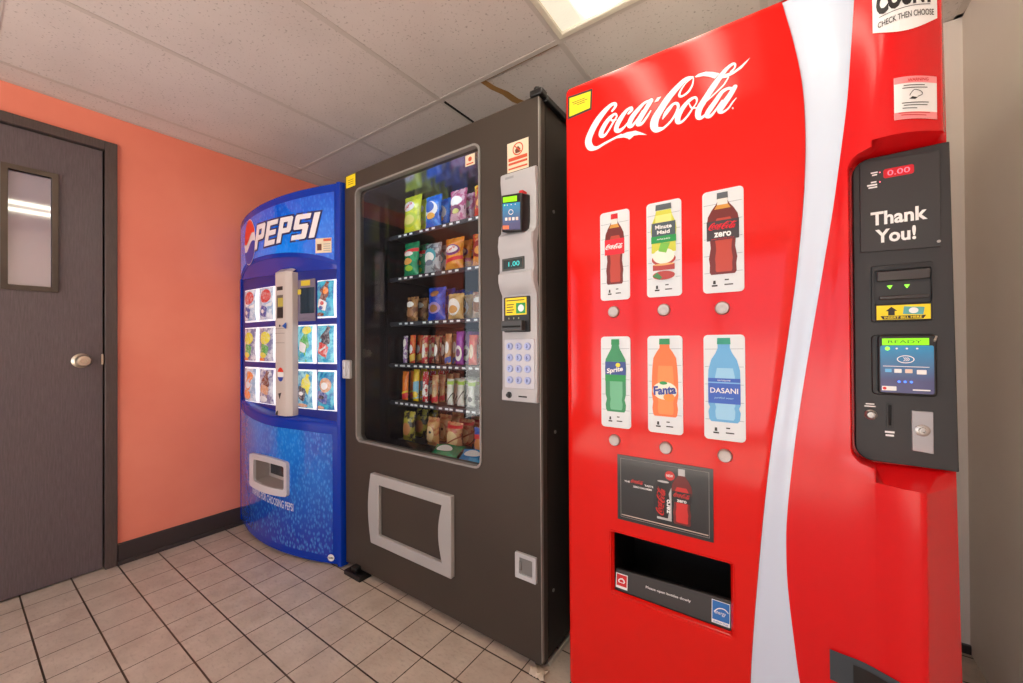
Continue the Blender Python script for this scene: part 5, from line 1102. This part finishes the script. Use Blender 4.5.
# small display beside the column
b = MB(); Q(.640, .772, 1.212, 1.428, 0, .006, RS); Q(.66, .764, 1.252, 1.384, 1, .008, RS); Q(.665, .735, 1.395, 1.422, 2, .008, RS); Q(.640, .668, 1.352, 1.378, 2, .009, RS)
b.build('display_panel', [mat('display_frame_grey', (120, 110, 130), .4), mat('display_slate', (34, 52, 66), .15, coat=.6), pm('display_yellow', (220, 196, 60))], blu, smooth=0, merge=False)
# centre column
c0, c1, cz0, cz1 = .515, .630, .722, 1.470
b = MB(); CO = .052
pr_ = [(c0, -.01), (c0, CO-.006), (c0+.006, CO), (c1-.030, CO), (c1-.022, CO-.004), (c1, .030), (c1, -.01)]
def cc(s, o, z, top): return PP(s, z, o, RS)
b.grid([[cc(s, o, z, 0) for s, o in pr_] for z in (cz0, .9, 1.2, cz1)])
b.add([cc(s, o, cz1, 0) for s, o in pr_], [tuple(range(7))]); b.add([cc(s, o, cz0, 0) for s, o in pr_], [tuple(range(7))])
b.grid([[cc(s, o, cz1, 0) for s, o in pr_[1:-1]], [cc(s, o-.03, cz1+.022, 0) for s, o in pr_[1:-1]], [cc(s, -.005, cz1+.024, 0) for s, o in pr_[1:-1]]])
cl_ = b.build('coin_column', M_COLB, blu, smooth=35)
b = MB(); Q(.535, .585, 1.375, 1.395, 0, CO+.0006, RS); Q(.535, .588, 1.228, 1.350, 1, CO+.0006, RS); Q(.545, .588, 1.290, 1.335, 2, CO+.0012, RS); Q(.538, .588, 1.232, 1.285, 0, CO+.0012, RS)
b.build('bill_slot', [M_INK, pm('slot_grey', (110, 104, 96)), pm('slot_olive', (190, 176, 80))], cl_, smooth=0, merge=False)
b = MB()
for zq in (1.175, 1.150, 1.100): Q(c0+.006, c1-.03, zq, zq+.002, 0, CO+.0005, RS)
b.add([PP(.560+.007*math.cos(2*PI*k/12), 1.190+.007*math.sin(2*PI*k/12), CO+.001, RS) for k in range(12)], [tuple(range(12))], 1); b.build('coin_slot', [pm('slot_grey', (110, 104, 96)), M_INK], cl_, smooth=0, merge=False)
def side(u, z): # chamfered right side of the column
    a_, c_ = Vector(cc(c1-.022, CO-.004, z, 0)), Vector(cc(c1, .030, z, 0)); q = a_+(c_-a_)*u; return tuple(q+Vector((.0008, -.0010, 0)))
b = MB(); b.add([PP(.578, 1.188, CO+.0012, RS), PP(.612, 1.172, CO+.0002, RS), PP(.612, 1.208, CO+.0002, RS)], [(0, 1, 2)])
b.build('arrow_mark', M_BLUEP, cl_, smooth=0)
b = MB()
for m_, a0, a1, zz_ in ((0, 0, 2*PI, 0), (1, .12*PI, .88*PI, .3), (2, 1.12*PI, 1.88*PI, -.3)): b.add([PP(.566+.026*math.cos(a0+(a1-a0)*k/20), .936+.036*math.sin(a0+(a1-a0)*k/20), CO+.0010+.0005*(m_ > 0), RS) for k in range(21 if m_ else 20)], [tuple(range(21 if m_ else 20))], m_)
b.build('round_emblem', [M_WHITE, pm('emblem_red', (226, 60, 40)), pm('emblem_blue2', (30, 70, 170))], cl_, smooth=0, merge=False)
b = MB(); b.add([PP(.545, .836, CO+.001, RS), PP(.572, .842, CO+.001, RS), PP(.556, .806, CO+.001, RS)], [(0, 1, 2)]); b.add([PP(.53, .742, CO+.002, RS), PP(.545, .748, CO+.002, RS), PP(.545, .724, CO+.004, RS), PP(.525, .722, CO+.004, RS)], [(0, 1, 2, 3)])
b.build('printed_mark', M_INK, cl_, smooth=0, merge=False)
# lower panel with the ledge
b = MB(); rows = [[PP(s, pbot(s)+.012, -.03) for s in S], [PP(s, pbot(s)+.002, -.012) for s in S], [PP(s, pbot(s)+.004, -.003) for s in S], [PP(s, pbot(s)+.022, 0) for s in S]]
S = sorted(set([s for s in S if min(abs(s-.318), abs(s-.618)) > .008]+[.318, .618])); rows = [[PP(s, pbot(s)+dz, o) for s in S] for dz, o in ((.012, -.03), (.002, -.012), (.004, -.003), (.022, 0))]
rows += [[PP(s, z, 0) for s in S] for z in (.15, .25, .345, .468, .6)] + [[PP(s, interp(LIP, s)-.02, 0) for s in S]] + [[PP(s, interp(LIP, s)-.004, -.001) for s in S], [PP(s, interp(LIP, s), -.006) for s in S], [PP(s, interp(LIP, s)+.012, .0, RS) for s in S]]
i0, i1 = S.index(.318), S.index(.618)
b.grid(rows, 0, lambda i, j: i == 6 and i0 <= j < i1); b.build('lower_housing', M_PBLUE, blu, smooth=50)
sl = [.028+(PL-.085)*k/40 for k in range(41)]; sl = sorted(set([s for s in sl if min(abs(s-.318), abs(s-.618)) > .008]+[.318, .618])); j0, j1 = sl.index(.318), sl.index(.618)
b = MB(); b.grid([[PP(s, pbot(s)+.045, .0022) for s in sl]]+[[PP(s, z, .0022) for s in sl] for z in (.15, .25, .345, .468, .56)]+[[PP(s, interp(LIP, s)-.050, .0022) for s in sl]], 0, lambda i, j: i == 3 and j0 <= j < j1); lw = b.build('lower_face', M_LOWER, blu, smooth=60)
# delivery port on the lower panel
def pring(b, o, i, d0, d1, m_=0, di=None):
    n_ = len(o); F = lambda p, d: PP(p[0], p[1], d); di = d0 if di is None else di
    vs = [F(p, d0) for p in o]+[F(p, di) for p in i]+[F(p, d1) for p in o]+[F(p, d1) for p in i]; fs = []
    for k in range(n_): j = (k+1) % n_; fs += [(k, j, n_+j, n_+k), (k, 2*n_+k, 2*n_+j, j), (n_+k, n_+j, 3*n_+j, 3*n_+k)]
    b.add(vs, fs, m_)
def parch(s0, s1, z0, z1, bow, r=.012):
    p = rrect(s0, s1, z0, z1, r, 4); return [(s, z+bow*(1-((s-(s0+s1)/2)/((s1-s0)/2))**2)*(1 if z > (z0+z1)/2 else -1)) for s, z in p]
dense = lambda P_: [q for a, c in zip(P_, P_[1:]+P_[:1]) for q in ([a] if math.dist(a, c) < .04 else [(a[0]+(c[0]-a[0])*k/8, a[1]+(c[1]-a[1])*k/8) for k in range(8)])]
def bowed(s0, s1, z0, z1, bow, r):
    P_ = dense(rrect(s0, s1, z0, z1, r, 4)); sc_, hw = (s0+s1)/2, (s1-s0)/2
    return [(s, z+(bow if z > (z0+z1)/2 else -bow*.6)*(1-((s-sc_)/hw)**2)) for s, z in P_]
b = MB(); O_ = bowed(.285, .640, .318, .492, .012, .014); I_ = bowed(.325, .612, .348, .466, .006, .010)
n_ = min(len(O_), len(I_)); pring(b, O_[:n_], I_[:n_], .018, -.002, 0, .012)
pf = b.build('delivery_port', M_COLS, lw, smooth=35)
b = MB()
sq = [.318+.03*k for k in range(11)]; D_ = -.075
b.grid([[PP(s, z, o) for s in sq] for z, o in ((.345, .004), (.352, D_))]); b.grid([[PP(s, z, o) for s in sq] for z, o in ((.468, .004), (.468, D_))])
for s in (.318, .618): b.add([PP(s, .345, .004), PP(s, .468, .004), PP(s, .468, D_), PP(s, .352, D_)], [(0, 1, 2, 3)])
b.grid([[PP(s, z, D_) for s in sq] for z in (.352, .468)], 0); b.grid([[PP(s, z, D_+.004) for s in sq[1:-1]] for z in (.372, .460)], 1)
b.build('port_recess', [mat('port_beige', (170, 160, 156), .45), mat('port_dark', (56, 56, 62), .25, coat=.4)], lw, smooth=0)
text('THANKS FOR CHOOSING PEPSI', 'panel_lettering', mat('lettering_silver', (196, 204, 226), .3), lw, .475, .277, .385, 0, height=.040, bold=.02, mp=lambda x, z: PP(x, z-.07*(x-.475), .0032))
b = MB(); b.add([PP(.888+.017*math.cos(2*PI*k/20), .042+.017*math.sin(2*PI*k/20), .0040) for k in range(20)], [tuple(range(20))]); ns = b.build('round_sticker', M_WHITE, lw, smooth=0)
text('NAMA', 'sticker_lettering', M_INK, ns, .888, .042, .026, 0, height=.010, bold=.02, mp=lambda x, z: PP(x, z, .0048))
# feet under the front
b = MB(); b.box(-1.735, -1.61, 1.085, 1.150, 0, .022); b.box(-1.70, -1.66, 1.10, 1.16, .02, .045); tag(b.build('leveling_plate', M_BLACK, snk, bevel=.003), 'black levelling plate at the left front foot')
for x, yv in ((-2.62, 1.12), (-1.88, 1.14)):
    b = MB(); b.lathe((x, yv, 0), [(.03, 0), (.03, .008), (.012, .014), (.012, .05)], 'z', 16); b.build('foot', M_BLACK, blu)
